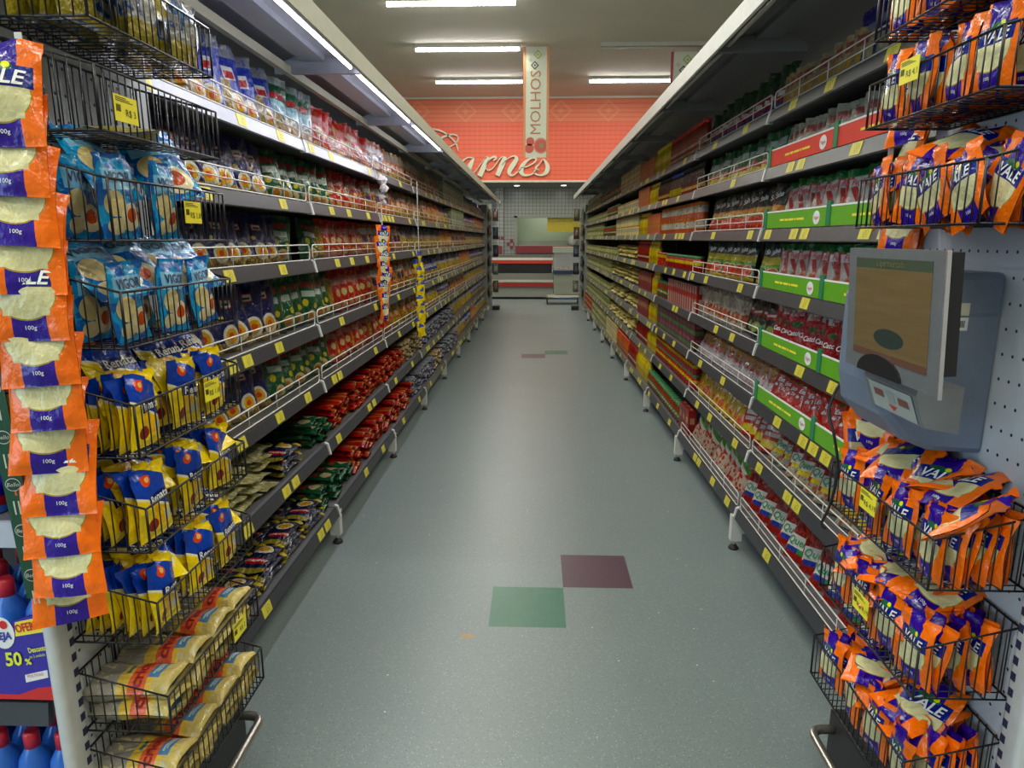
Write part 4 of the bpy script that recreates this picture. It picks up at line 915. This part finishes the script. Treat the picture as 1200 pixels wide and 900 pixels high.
mb = MB(); add_text(mb, 'supermercado', .018, lambda p, q: (xs - .002, (ya + yb) / 2 - p, .205 + q), 0, sx=1.0); P('screen_header', mb, plain('screen_gold', (.16, .14, .05), .5), bez)
mb = MB(); k0 = len(mb.v); pts = [(-.15 + .085 * math.cos(a), -.010 + .04 * math.sin(a)) for a in [pi * k / 14 for k in range(15)]]
mb.prism([(y_, z_) for y_, z_ in pts], xs - .004, xs + .004, 'x'); P('sensor_arch', mb, KK, bez)
# scanner lip below the screen with keypad panel
mb = MB(); mb.prism([(-.15, -.012), (-.232, -.012), (-.234, -.030), (-.212, -.090), (-.15, -.10)], -.25, -.05, 'y'); lip = P('scanner_lip', mb, GR)
A = Vector((-.234, 0, -.031)); B = Vector((-.212, 0, -.089)); nn = Vector((-.058, 0, -.022)).normalized()
def q_(u, v, off=.001): 
    p = A + (B - A) * v + nn * off; return (p.x, -.065 - u * .17, p.z)
mb = MB()
def quad(u0, u1, v0, v1, mi, off=.001):
    n = len(mb.v); mb.v.extend([q_(u0, v0, off), q_(u1, v0, off), q_(u1, v1, off), q_(u0, v1, off)]); mb.face((n, n + 1, n + 2, n + 3), None, mi)
quad(.02, .98, .03, .97, 0, .0012); quad(.12, .34, .25, .5, 1, .002); quad(.66, .88, .3, .55, 1, .002); quad(.42, .58, .2, .6, 2, .002)
n = len(mb.v); mb.v.extend([q_(.40, .68, .002), q_(.6, .68, .002), q_(.5, .88, .002)]); mb.face((n, n + 1, n + 2), None, 3)
P('instruction_panel', mb, [plain('panel_pale', (.42, .45, .42), .4), plain('panel_maroon', (.2, .05, .04), .4), plain('panel_mid', (.33, .36, .33), .4), RDT], lip)
mb = MB(); mb.box(-.115, -.06, -.0885, -.0855, .10, .125, 0); mb.box(-.115, -.06, -.0885, -.0855, .070, .096, 1)
for k in range(8): mb.box(-.085 + k * .0025, -.084 + k * .0025, -.0892, -.0884, .076, .090, 2)
P('asset_sticker', mb, [plain('sticker_cream', (.6, .58, .45), .5), plain('sticker_white', (.62, .66, .66), .5), BLT])
# cable
mb = MB(); W = [(.79, 1.56, 1.20), (.74, 1.60, 1.15), (.70, 1.60, 1.06), (.71, 1.58, .99), (.735, 1.60, .90), (.738, 1.63, .80), (.733, 1.655, .74), (.75, 1.67, .72)]
def cat(P_, n=6):
    P_ = [Vector(p) for p in P_]; out = []
    for i in range(len(P_) - 1):
        a, b, c, d = P_[max(i - 1, 0)], P_[i], P_[i + 1], P_[min(i + 2, len(P_) - 1)]
        for k in range(n):
            t_ = k / n; out.append(.5 * ((2 * b) + (c - a) * t_ + (2 * a - 5 * b + 4 * c - d) * t_ ** 2 + (3 * b - a - 3 * c + d) * t_ ** 3))
    return out + [P_[-1]]
mb.tube(cat(W), .0035, 8); o = link('power_cable', mb.mesh('power_cable', KK)); tag(o, 'black cable hanging from the price terminal behind the right basket', 'cable')

# ------------------------------------------------------------------ cleaner bottles on the end shelf at the far left
ec = empty('end_display_shelf', (-.99, 1.17, 0), 'grey shelf unit end left of the near post with cleaner bottles', 'shelving')
for z in (.20, .548, .93, 1.3):
    mb = MB(); mb.box(-.5, .03, 0, .4, z - .03, z); sh = link('shelf', mb.mesh('shelf', STEEL), ec); sh.location = (0, 0, 0)
    mb = MB(); mb.prism([(0, z + .002), (-.010, z + .002), (-.018, z - .045), (0, z - .045)], -.5, .03, 'x'); link('price_rail', mb.mesh('price_rail', RAIL if z < .9 else plain('rail_pale', (.35, .38, .45), .4)), sh)
mb = MB(); mb.box(-.5, .03, .4, .42, 0, 2.1); link('back_panel', mb.mesh('back_panel', BACK), ec)
CB = plain('cleaner_blue', (.03, .16, .62), .2); CR = plain('cap_red', (.6, .02, .04), .3); LBm = film('label_cleaner', (.03, .02, .30), [('r', .5, .12, .5, .12, (.6, .02, .02)), ('e', .2, .75, .2, .2, white)], .4, bs=0)
def cleaner():
    mb = MB()
    mb.lathe([(.028, 0), (.031, .005), (.031, .12), (.033, .15), (.028, .18), (.014, .205), (.012, .21)], 16, 0)
    mb.lathe([(.015, .205), (.015, .235), (.011, .242)], 14, 1)
    mb.lathe([(.0314, .02), (.0314, .115)], 16, 2)
    return mb.mesh('cleaner_bottle', [CB, CR, LBm])
cm = cleaner(); q = 0
for si, (z, nr) in enumerate(((.20, 3), (.548, 3), (.93, 2))):
    for c in range(5):
        for r_ in range(nr):
            o = link('cleaner_bottle', cm, None, (-.985 - c * .068, 1.215 + r_ * .07, z + .001)); q += 1
            if si == 2: o.scale = (.9, .9, .8)
            tag(o, 'blue cleaner bottle, %s from post, %s row, %s shelf up left of near post' % (ORD[c + 1], ('front', 'middle', 'back')[r_], ORD[si + 1]), 'bottle', 'blue cleaner bottles on the end shelf')
mb = MB(); mb.prism([(-.16, .0), (0, .0), (.006, .185), (-.03, .18), (-.08, .16), (-.16, .14)], -.003, .003, 'y', 0)
fy = -.0042
mb.prism([(-.058, .138), (.004, .150), (.005, .182), (-.055, .168)], fy, -.003, 'y', 1)
mb.prism([(-.16, 0), (0, 0), (0, .03), (-.03, .026), (-.07, .010), (-.16, .012)], fy, -.003, 'y', 2)
T_ = lambda x0, z0, off=fy - .001: (lambda p, q: (x0 + p, off, z0 + q))
add_text(mb, 'OFERTA', .024, T_(-.026, .160), 2, 0, .0008, .22, sx=.68)
n = len(mb.v)
for k in range(20): a = 2 * pi * k / 20; mb.v.append((-.083 + .024 * math.cos(a), fy - .0002, .145 + .034 * math.sin(a)))
mb.face([n + k for k in range(20)], None, 3)
n = len(mb.v)
for k in range(14): a = 2 * pi * k / 14; mb.v.append((-.078 + .008 * math.cos(a), fy - .0012, .163 + .009 * math.sin(a)))
mb.face([n + k for k in range(14)], None, 2)
add_text(mb, 'VEJA', .022, T_(-.084, .138, fy - .0014), 4, .15, .0008, .1, sx=.8)
add_text(mb, '50', .040, T_(-.070, .088), 5, .1, .0012, .08, sx=.85); add_text(mb, '%', .018, T_(-.040, .084), 5, 0, .0006, .08)
add_text(mb, 'Desconto', .0155, T_(-.018, .112), 5, 0, .0004, .2, sx=.62)
add_text(mb, 'na 2 unidade', .009, T_(-.020, .098), 5, 0, 0, .2, sx=.7)
mb.prism([(-.052, .038), (-.006, .050), (-.006, .066), (-.052, .054)], fy, -.003, 'y', 3); add_text(mb, 'MULTIUSO', .009, T_(-.030, .055, fy - .0012), 2, 0, 0, .2, sx=.8)
o = link('offer_banner', mb.mesh('offer_banner', [plain('label_indigo', (.035, .02, .33), .3), YLT, RDT, WHT, plain('brand_blue', (.03, .05, .4), .4), plain('print_lime', (.75, .8, .03), .4)]), None, (-.942, 1.160, .56)); tag(o, 'indigo offer label wrapped round blue cleaner bottles left of near post', 'label')
# green ribbon
gm = film('green_ribbon_film', (.012, .09, .035), [], .35, bs=.1)
mb = MB(); mb.box(-.017, .017, -.0006, .0006, -.52, 0, 0)
for k in range(6):
    z = -.05 - k * .085; n = len(mb.v)
    for a in range(18): al = 2 * pi * a / 18; mb.v.append((.013 * math.cos(al), -.0012, z + .012 * math.sin(al)))
    mb.face([n + a for a in range(18)], None, 1); n = len(mb.v)
    for a in range(18): al = 2 * pi * a / 18; mb.v.append((.0118 * math.cos(al), -.0016, z + .0105 * math.sin(al)))
    mb.face([n + a for a in range(18)], None, 2)
    add_text(mb, 'Bello', .0105, (lambda z_: (lambda p, q: (p, -.0022, z_ + q)))(z), 1, .2)
    for dx in (-.006, .002): mb.box(dx, dx + .0025, -.0014, -.0006, z - .055, z - .03, 1)
o = link('ribbon_strip', mb.mesh('ribbon_strip', [gm, plain('print_pale', (.5, .55, .45), .4), plain('print_darkgreen', (.008, .03, .015), .4)]), None, (-.912, 1.085, 1.34), (0, -.045, .1)); tag(o, 'dark green ribbon strip with oval logos left of the orange sachets', 'display strip')

# ------------------------------------------------------------------ ceiling tubes, banners, fascia lettering
def lamp_mesh(lit):
    mb = MB(); mb.box(-1.0, 1.0, -.05, .05, 0, .07, 0, )
    mb.bar((-.99, 0, -.025), (.99, 0, -.025), .032 if lit else .018, 10, 1)
    mb.box(-1.01, -.99, -.03, .03, -.05, .03, 0); mb.box(.99, 1.01, -.03, .03, -.05, .03, 0)
    return mb.mesh('ceiling_lamp', [plain('lamp_body', (.5, .48, .4), .5), plain('lamp_tube_lit', (1, .97, 1), .5, 0, 0, emis=26) if lit else plain('lamp_tube_off', (.5, .5, .42), .3)])
lm = {1: lamp_mesh(1), 0: lamp_mesh(0)}
side = {-1.33: 'left', 2.2: 'right'}
for yy, r_ in ((.2, 1), (3.0, 2), (5.8, 3), (8.6, 4), (11.43, 5), (14.03, 6), (16.8, 7)):
    for xx in (-1.33, 2.2):
        if xx > 0 and yy == 11.43: continue
        lit = not (xx > 0 and yy == 14.03)
        o = link('ceiling_lamp', lm[lit], None, (xx, yy, CEIL - .07)); tag(o, '%s fluorescent ceiling tube, %s from the far wall, %s row' % ('lit' if lit else 'unlit', ORD[8 - r_], side[xx]), 'ceiling lamp', 'fluorescent ceiling tubes')
def banner(x0, x1, y, z0, z1, word, edge, label, circles):
    mb = MB(); mb.box(x0, x1, y, y + .01, z0, z1, 0); e = (x1 - x0) * .09
    mb.box(x0 - .001, x0 + e, y - .002, y + .011, z0, z1, 1); mb.box(x1 - e, x1 + .001, y - .002, y + .011, z0, z1, 1)
    cx = (x0 + x1) / 2; w_ = x1 - x0
    def dia(px, pz, r, mi):
        for rr_, m_, of in ((r, mi, .003), (r * .66, 0, .004), (r * .28, mi, .005)):
            n = len(mb.v); mb.v.extend([(px - rr_, y - of, pz), (px, y - of, pz - rr_), (px + rr_, y - of, pz), (px, y - of, pz + rr_)]); mb.face((n, n + 1, n + 2, n + 3), None, m_)
    dia(cx + .03 * w_ / .5, z1 - .14, .085 * w_ / .5, 3); dia(cx - .03 * w_ / .5, z1 - .33, .08 * w_ / .5, 4); dia(cx - .12 * w_ / .5, z1 - .23, .04 * w_ / .5, 5)
    if word: add_text(mb, word, .29, lambda p, q: (cx + p, y - .003, (z0 + z1) / 2 - .0 + q), 2, 0, 0, pi / 2)
    if circles:
        for (dx, dz, r, mi) in ((-.11, .30, .08, 6), (-.13, .17, .09, 6), (.10, .22, .15, 7), (.10, .22, .125, 6), (.11, .22, .045, 8)):
            n = len(mb.v); pts = []
            for k in range(24):
                a = 2 * pi * k / 24; px = max(x0 + e, min(x1 - e, cx + dx + r * math.cos(a))); pts.append((px, y - .003 - .001 * (mi == 6) - .003 * (mi == 8), z0 + dz + r * math.sin(a)))
            mb.v.extend(pts); mb.face([n + k for k in range(24)], None, mi)
    for xx in (x0 + .05, x1 - .05): mb.bar((xx, y + .005, z1), (xx, y + .005, CEIL), .002, 4, 4)
    o = link('hanging_banner', mb.mesh('hanging_banner', [plain('banner_white', (.62, .64, .50), .6), plain(edge[0], edge[1], .6), plain('banner_letters', (.42, .17, .07), .6), plain('banner_lime', (.35, .45, .06), .6), plain('banner_black', (.06, .07, .06), .6), plain('banner_sage', (.4, .45, .33), .6), plain('banner_tomato', (.55, .09, .06), .6), plain('banner_pink', (.6, .25, .18), .6), plain('banner_leaf', (.25, .25, .1), .6)]))
    tag(o, label, 'banner', 'hanging aisle banners')
banner(-.262, .232, 14.1, 3.02, 5.04, 'MOLHOS', ('banner_orange', (.62, .25, .10)), 'white hanging banner reading MOLHOS with tomatoes and orange edges', True)
banner(2.55, 3.1, 14.1, 3.4, 4.93, None, ('banner_maroon', (.4, .06, .08)), 'white hanging banner with maroon edge half hidden by right canopy', False)

# script letters standing on the fascia (each stroke: points in crop units, widths)
K = 1200 / 170.
def wx(cx_, cz_):
    px = 490 + cx_ / K; py = 130 + cz_ / K
    # fascia plane y = 18.9
    dx = (px - 600) / 800; dy = (450 - py) / 800
    cp, sp = math.cos(PITCH), math.sin(PITCH); cy, sy = math.cos(YAW), math.sin(YAW)
    f = Vector((-sy * cp, cy * cp, -sp)); r = Vector((cy, sy, 0)); u = r.cross(f); d = f + r * dx + u * dy
    t_ = 18.9 / d.y; return (d.x * t_, 1.45 + d.z * t_)
STR = {
 'C': [([(40, 160), (110, 148), (190, 165), (260, 210), (310, 265), (330, 330)], [3, 7, 8, 8, 7, 4]), ([(120, 275), (170, 235), (240, 200), (300, 195), (330, 218), (315, 260), (270, 290), (220, 308), (160, 340)], [8, 12, 9, 5, 5, 5, 5, 7, 10]), ([(150, 350), (200, 330), (250, 330), (285, 350), (290, 382)], [10, 9, 5, 5, 6])],
 'a': [([(462, 388), (410, 385), (365, 415), (335, 450), (330, 490), (350, 515), (390, 500)], [5, 5, 10, 18, 20, 12, 4]), ([(462, 384), (440, 430), (412, 490), (405, 520), (430, 532), (480, 490)], [6, 24, 30, 20, 6, 3])],
 'r': [([(480, 490), (530, 420), (570, 380)], [3, 3, 4]), ([(578, 378), (552, 440), (508, 538)], [22, 28, 30]), ([(560, 450), (590, 400), (625, 378), (645, 388), (622, 410)], [3, 6, 10, 12, 4])],
 'n': [([(560, 470), (580, 490), (620, 470), (670, 400), (700, 375)], [4, 5, 4, 3, 6]), ([(718, 378), (700, 430), (655, 534)], [18, 30, 28]), ([(690, 450), (740, 395), (790, 372), (815, 392), (795, 430), (762, 480), (755, 515), (785, 532), (850, 480)], [3, 4, 7, 20, 28, 28, 20, 7, 3])],
 'e': [([(850, 470), (910, 455), (965, 420), (975, 395), (945, 388), (900, 410), (862, 455), (852, 500), (880, 530), (940, 522), (1000, 480)], [4, 5, 8, 9, 7, 14, 26, 28, 14, 6, 3])],
 's': [([(985, 490), (975, 465), (1000, 440), (1030, 400)], [10, 12, 6, 4]), ([(1035, 395), (1058, 425), (1072, 465), (1060, 505), (1020, 530), (975, 522), (965, 500), (985, 488)], [5, 16, 26, 24, 10, 8, 12, 8])]}
LM = [plain('letter_cream', (.66, .66, .5), .5)]
root = empty('fascia_lettering', (-1.2, 18.995, 3.0), 'cream script lettering reading Carnes across the red fascia', 'sign')
for ch, sts in STR.items():
    mb = MB()
    for pts, ws in sts:
        P3 = [Vector((*wx(*p), w_)) for p, w_ in zip(pts, [(w_ * 1.25 + 2) / K * 18.7 / 800 for w_ in ws])]
        Q = cat(P3, 5); m_ = len(Q); a_ = []; b_ = []
        for i, q in enumerate(Q):
            d = (Q[min(i + 1, m_ - 1)] - Q[max(i - 1, 0)]); d = Vector((d.x, d.y)).normalized(); nrm = Vector((-d.y, d.x)) * q.z / 2
            a_.append((q.x + nrm.x, q.y + nrm.y)); b_.append((q.x - nrm.x, q.y - nrm.y))
        n = len(mb.v)
        for i in range(m_):
            for yy in (0, .07):
                mb.v.append((a_[i][0] + 1.2, yy - .07, a_[i][1] - 3.0)); mb.v.append((b_[i][0] + 1.2, yy - .07, b_[i][1] - 3.0))
        for i in range(m_ - 1):
            q0 = n + 4 * i; q1 = q0 + 4
            mb.face((q0, q0 + 1, q1 + 1, q1)); mb.face((q0 + 2, q1 + 2, q1 + 3, q0 + 3)); mb.face((q0, q1, q1 + 2, q0 + 2)); mb.face((q0 + 1, q0 + 3, q1 + 3, q1 + 1))
        mb.face((n, n + 2, n + 3, n + 1)); e_ = n + 4 * (m_ - 1); mb.face((e_, e_ + 1, e_ + 3, e_ + 2))
    link('letter', mb.mesh('letter', LM), root)

# ------------------------------------------------------------------ meat counter and back of the shop
for i, (x_, w_) in enumerate(((-.55, 0), (.78, 1))):
    mb = MB(); mb.lathe([(.09, 0), (.10, .006), (.10, .012)], 20, 0); mb.lathe([(.075, -.003), (.075, .001)], 20, 1)
    o = link('downlight', mb.mesh('downlight', [CAPW, plain('downlight_lit', (1, .98, 1), .4, 0, 0, emis=8)]), None, (x_, 20.2, 2.935)); tag(o, 'round lit downlight in the soffit, %s of the two' % ('left', 'right')[i], 'downlight', 'soffit downlights')
    area('downlight_beam', (x_, 20.2, 2.92), .15, .15, 6)
RT = plain('tile_red', (.33, .035, .04), .35)
mb = MB(); mb.box(-.62, 1.44, 21.30, 21.44, 1.02, 1.24); struct('trim_3', mb, RT)
mb = MB()
for (x_, z_) in ((-1.20, 1.42), (-1.07, 1.42), (-.80, 1.34), (-.70, 1.24), (-.80, 1.14), (-.90, 1.24)): mb.box(x_, x_ + .1, 21.19 if x_ < -.95 else 21.485, 21.2 if x_ < -.95 else 21.5, z_, z_ + .1)
mb.box(-1.18, -1.02, 21.19, 21.2, 1.0, 1.24); struct('trim_4', mb, RT)
mb = MB()
for k in range(7): mb.box(.35 + k * .145, .35 + k * .145 + .14, 21.622 + (k % 2) * .01, 21.627 + (k % 2) * .01, 1.66, 2.12)
o = link('strip_curtain', mb.mesh('strip_curtain', plain('curtain_yellow', (.8, .62, .03), .4))); tag(o, 'yellow strip curtain hanging in the serving hatch of the back wall', 'curtain')
mb = MB(); mb.box(-.55, 1.35, 22.4, 22.9, .0, 1.36); mb.box(-.55, 1.35, 22.38, 22.92, 1.36, 1.4)
o = link('kitchen_counter', mb.mesh('kitchen_counter', plain('counter_steel', (.34, .38, .3), .3, .5))); tag(o, 'pale steel kitchen counter seen through the serving hatch', 'counter')
mb = MB(); mb.lathe([(.01, 0), (.10, .02), (.13, .1), (.13, .2), (.1, .28), (.03, .32)], 16)
o = link('white_pot', mb.mesh('white_pot', plain('pot_white', (.62, .62, .55), .4)), None, (1.12, 21.37, 1.24)); tag(o, 'rounded white container at the right end of the hatch sill', 'container')
# refrigerated counter
fr_ = empty('meat_counter', (0, 17.0, 0), 'long open refrigerated meat counter with red stripes across the aisle end', 'refrigerated counter')
def FP(name, boxes, m):
    mb = MB()
    for b_ in boxes: mb.box(*b_)
    return link(name, mb.mesh(name, m), fr_)
FP('base', [(-2.6, .43, -.1, .9, .05, .32)], plain('fridge_base', (.33, .34, .30), .5))
FP('lower_red_stripe', [(-2.6, .43, -.16, -.1, .30, .40)], plain('stripe_red', (.42, .03, .02), .35))
FP('bumper', [(-2.6, .43, -.18, -.1, .42, .47)], plain('bumper_cream', (.6, .6, .5), .4))
FP('front_panel', [(-2.6, .43, -.05, .9, .47, .62)], plain('fridge_front', (.22, .23, .20), .4))
FP('well', [(-2.6, .40, .05, .9, .62, .88)], KK)
FP('upper_red_stripe', [(-2.6, .42, -.0, .05, .86, .935)], plain('stripe_bright', (.62, .05, .02), .35))
FP('glass_rail', [(-2.6, .42, .02, .08, .94, 1.0)], plain('rail_white', (.75, .75, .68), .3))
FP('rear_wall', [(-2.6, .42, .85, .95, .88, .98)], plain('fridge_rear', (.26, .28, .24), .4))
FP('top_vent', [(-2.6, .42, .70, .95, .98, 1.05)], plain('fridge_vent', (.14, .15, .13), .5))
glass, nt, b = newmat('clear_case'); b.inputs['Base Color'].default_value = (.8, .85, .85, 1); b.inputs['Roughness'].default_value = .1; b.inputs['Alpha'].default_value = .25
bc = empty('bread_case', (.80, 16.9, 0), 'clear display case with orange goods on a dark blue base', 'display case')
def BP(name, boxes, m, par=bc):
    mb = MB()
    for b_ in boxes: mb.box(*b_)
    return link(name, mb.mesh(name, m), par)
BP('base', [(-.36, .5, -.1, .6, .62, .70)], plain('base_navy', (.03, .04, .12), .4)); BP('lower_cabinet', [(-.36, .5, -.05, .6, .12, .62)], plain('cab_sage', (.33, .36, .28), .5)); BP('plinth', [(-.3, .5, -.02, .6, 0, .14)], plain('plinth_blue', (.03, .08, .25), .5))
BP('glass_panel', [(-.36, .5, -.1, -.09, .70, 1.12), (-.36, -.35, -.1, .6, .70, 1.12)], glass); BP('lid', [(-.38, .5, -.12, .6, 1.12, 1.26)], plain('lid_sage', (.42, .45, .36), .4)); BP('inner_back', [(-.34, .5, .55, .6, .7, 1.12)], plain('inner_grey', (.4, .42, .45), .5))
for k in range(5):
    mb = MB(); mb.lathe([(.02, 0), (.07, .01), (.075, .05), (.04, .08)], 10)
    o = link('bread_pack', mb.mesh('bread_pack', plain('goods_orange', (.6, .25, .08), .4)), None, (.62 + k * .13, 17.0, .701)); tag(o, 'small orange pack inside the clear case, %s from its left' % ORD[k + 1], 'food pack', 'orange packs in the clear case')
mb = MB(); mb.box(.1, .9, 15.9, 15.93, .12, .15); 
tr = empty('low_trolley', (.6, 15.4, 0), 'low flat metal trolley standing before the clear case', 'trolley')
mb = MB(); mb.tube([(-.35, 0, .16), (.4, 0, .16), (.4, .6, .16), (-.35, .6, .16)], .012, 6, closed=True); link('frame', mb.mesh('frame', STL), tr)
mb = MB(); mb.box(-.33, .38, .02, .58, .15, .175); link('deck', mb.mesh('deck', plain('trolley_deck', (.36, .37, .3), .4)), tr)
for x_ in (-.33, .38):
    for y_ in (0.02, .58):
        mb = MB(); mb.bar((x_ - .015, y_, .035), (x_ + .015, y_, .035), .035, 12); mb.bar((x_, y_, .05), (x_, y_, .16), .008); link('caster', mb.mesh('caster', KK), tr)
# end posts and hanging goods at the far gondola ends
for s in (-1, 1):
    g = empty('gondola_end_post', (s * .93, E_ + .55, 0), 'grey end post at the far end of the %s shelving' % SIDE[s], 'shelving', 'far gondola end posts')
    mb = MB(); mb.box(-.03, .03, -.04, .04, 0, 2.14); link('post', mb.mesh('post', plain('far_post', (.30, .32, .30), .45)), g)
    mb = MB(); mb.box(*((.03, .6) if s > 0 else (-.6, -.03)), -.54, .0, .1, 2.1); link('side_panel', mb.mesh('side_panel', plain('far_panel', (.24, .25, .23), .5)), g)
    mb = MB()
    mb.box(-.18 if s > 0 else .03, -.03 if s > 0 else .18, -.02, .22, .0, .08); link('foot_bumper', mb.mesh('foot_bumper', KK), g)
    for k in range(5):
        mb = MB(); zz = .35 + k * .36; mb.box(-.17 if s > 0 else .03, -.03 if s > 0 else .17, 0, .2, zz, zz + .015); link('ledge', mb.mesh('ledge', plain('far_post', (.30, .32, .30), .45)), g)
        for j in range(1):
            col = [(.12, .11, .05), (.2, .2, .17), (.03, .03, .04), (.03, .05, .08), (.12, .06, .05)][(k + (s > 0)) % 5]
            m_ = film('film_endpack_%d%d' % (k, s > 0), col, [('r', .5, .5, .3, .2, tuple(min(1, c * 1.8 + .05) for c in col))])
            me = pouch(.12, .24, .06, 'loose', k, 6, 6, mats=[m_], name='end_packet')
            o = link('end_packet', me, None, (s * .93 - s * .10, E_ + .55 + .09, zz + .017)); tag(o, 'small packet on the far %s end post, %s ledge up' % (SIDE[s], ORD[k + 1]), 'packet', 'packets on the far %s end post' % SIDE[s])
    # mixed packets filling the side of the far end panel
    for k in range(6):
        for j in range(3):
            zz = .3 + k * .3
            m_ = film('film_endpack_%d%d' % (k % 5, s > 0), (.3, .3, .3), [])
            me = MESHC.setdefault(('ep', k % 5, s), None) or pouch(.15, .22, .05, 'loose', k + 3, 6, 6, mats=[m_], name='hanging_packet'); MESHC[('ep', k % 5, s)] = me
            o = link('hanging_packet', me, None, (s * .93 + s * .0, E_ + .08 + j * .16, zz), (0, 0, -s * pi / 2)); o.location.x = s * .925
            tag(o, 'hanging packet on far %s panel, %s row up, %s from camera' % (SIDE[s], ORD[k + 1], ORD[j + 1]), 'packet', 'packets hanging on the far %s panel' % SIDE[s])
mb = MB(); mb.rbox(-.05, .05, -.12, .1, -.05, .05, .02); mb.bar((0, .1, 0), (0, .27, .05), .015)
o = link('security_camera', mb.mesh('security_camera', CAPW), None, (-1.10, 20.93, 2.52)); tag(o, 'small white security camera on the tiled pillar', 'camera')
print('OBJECTS', len(bpy.data.objects))
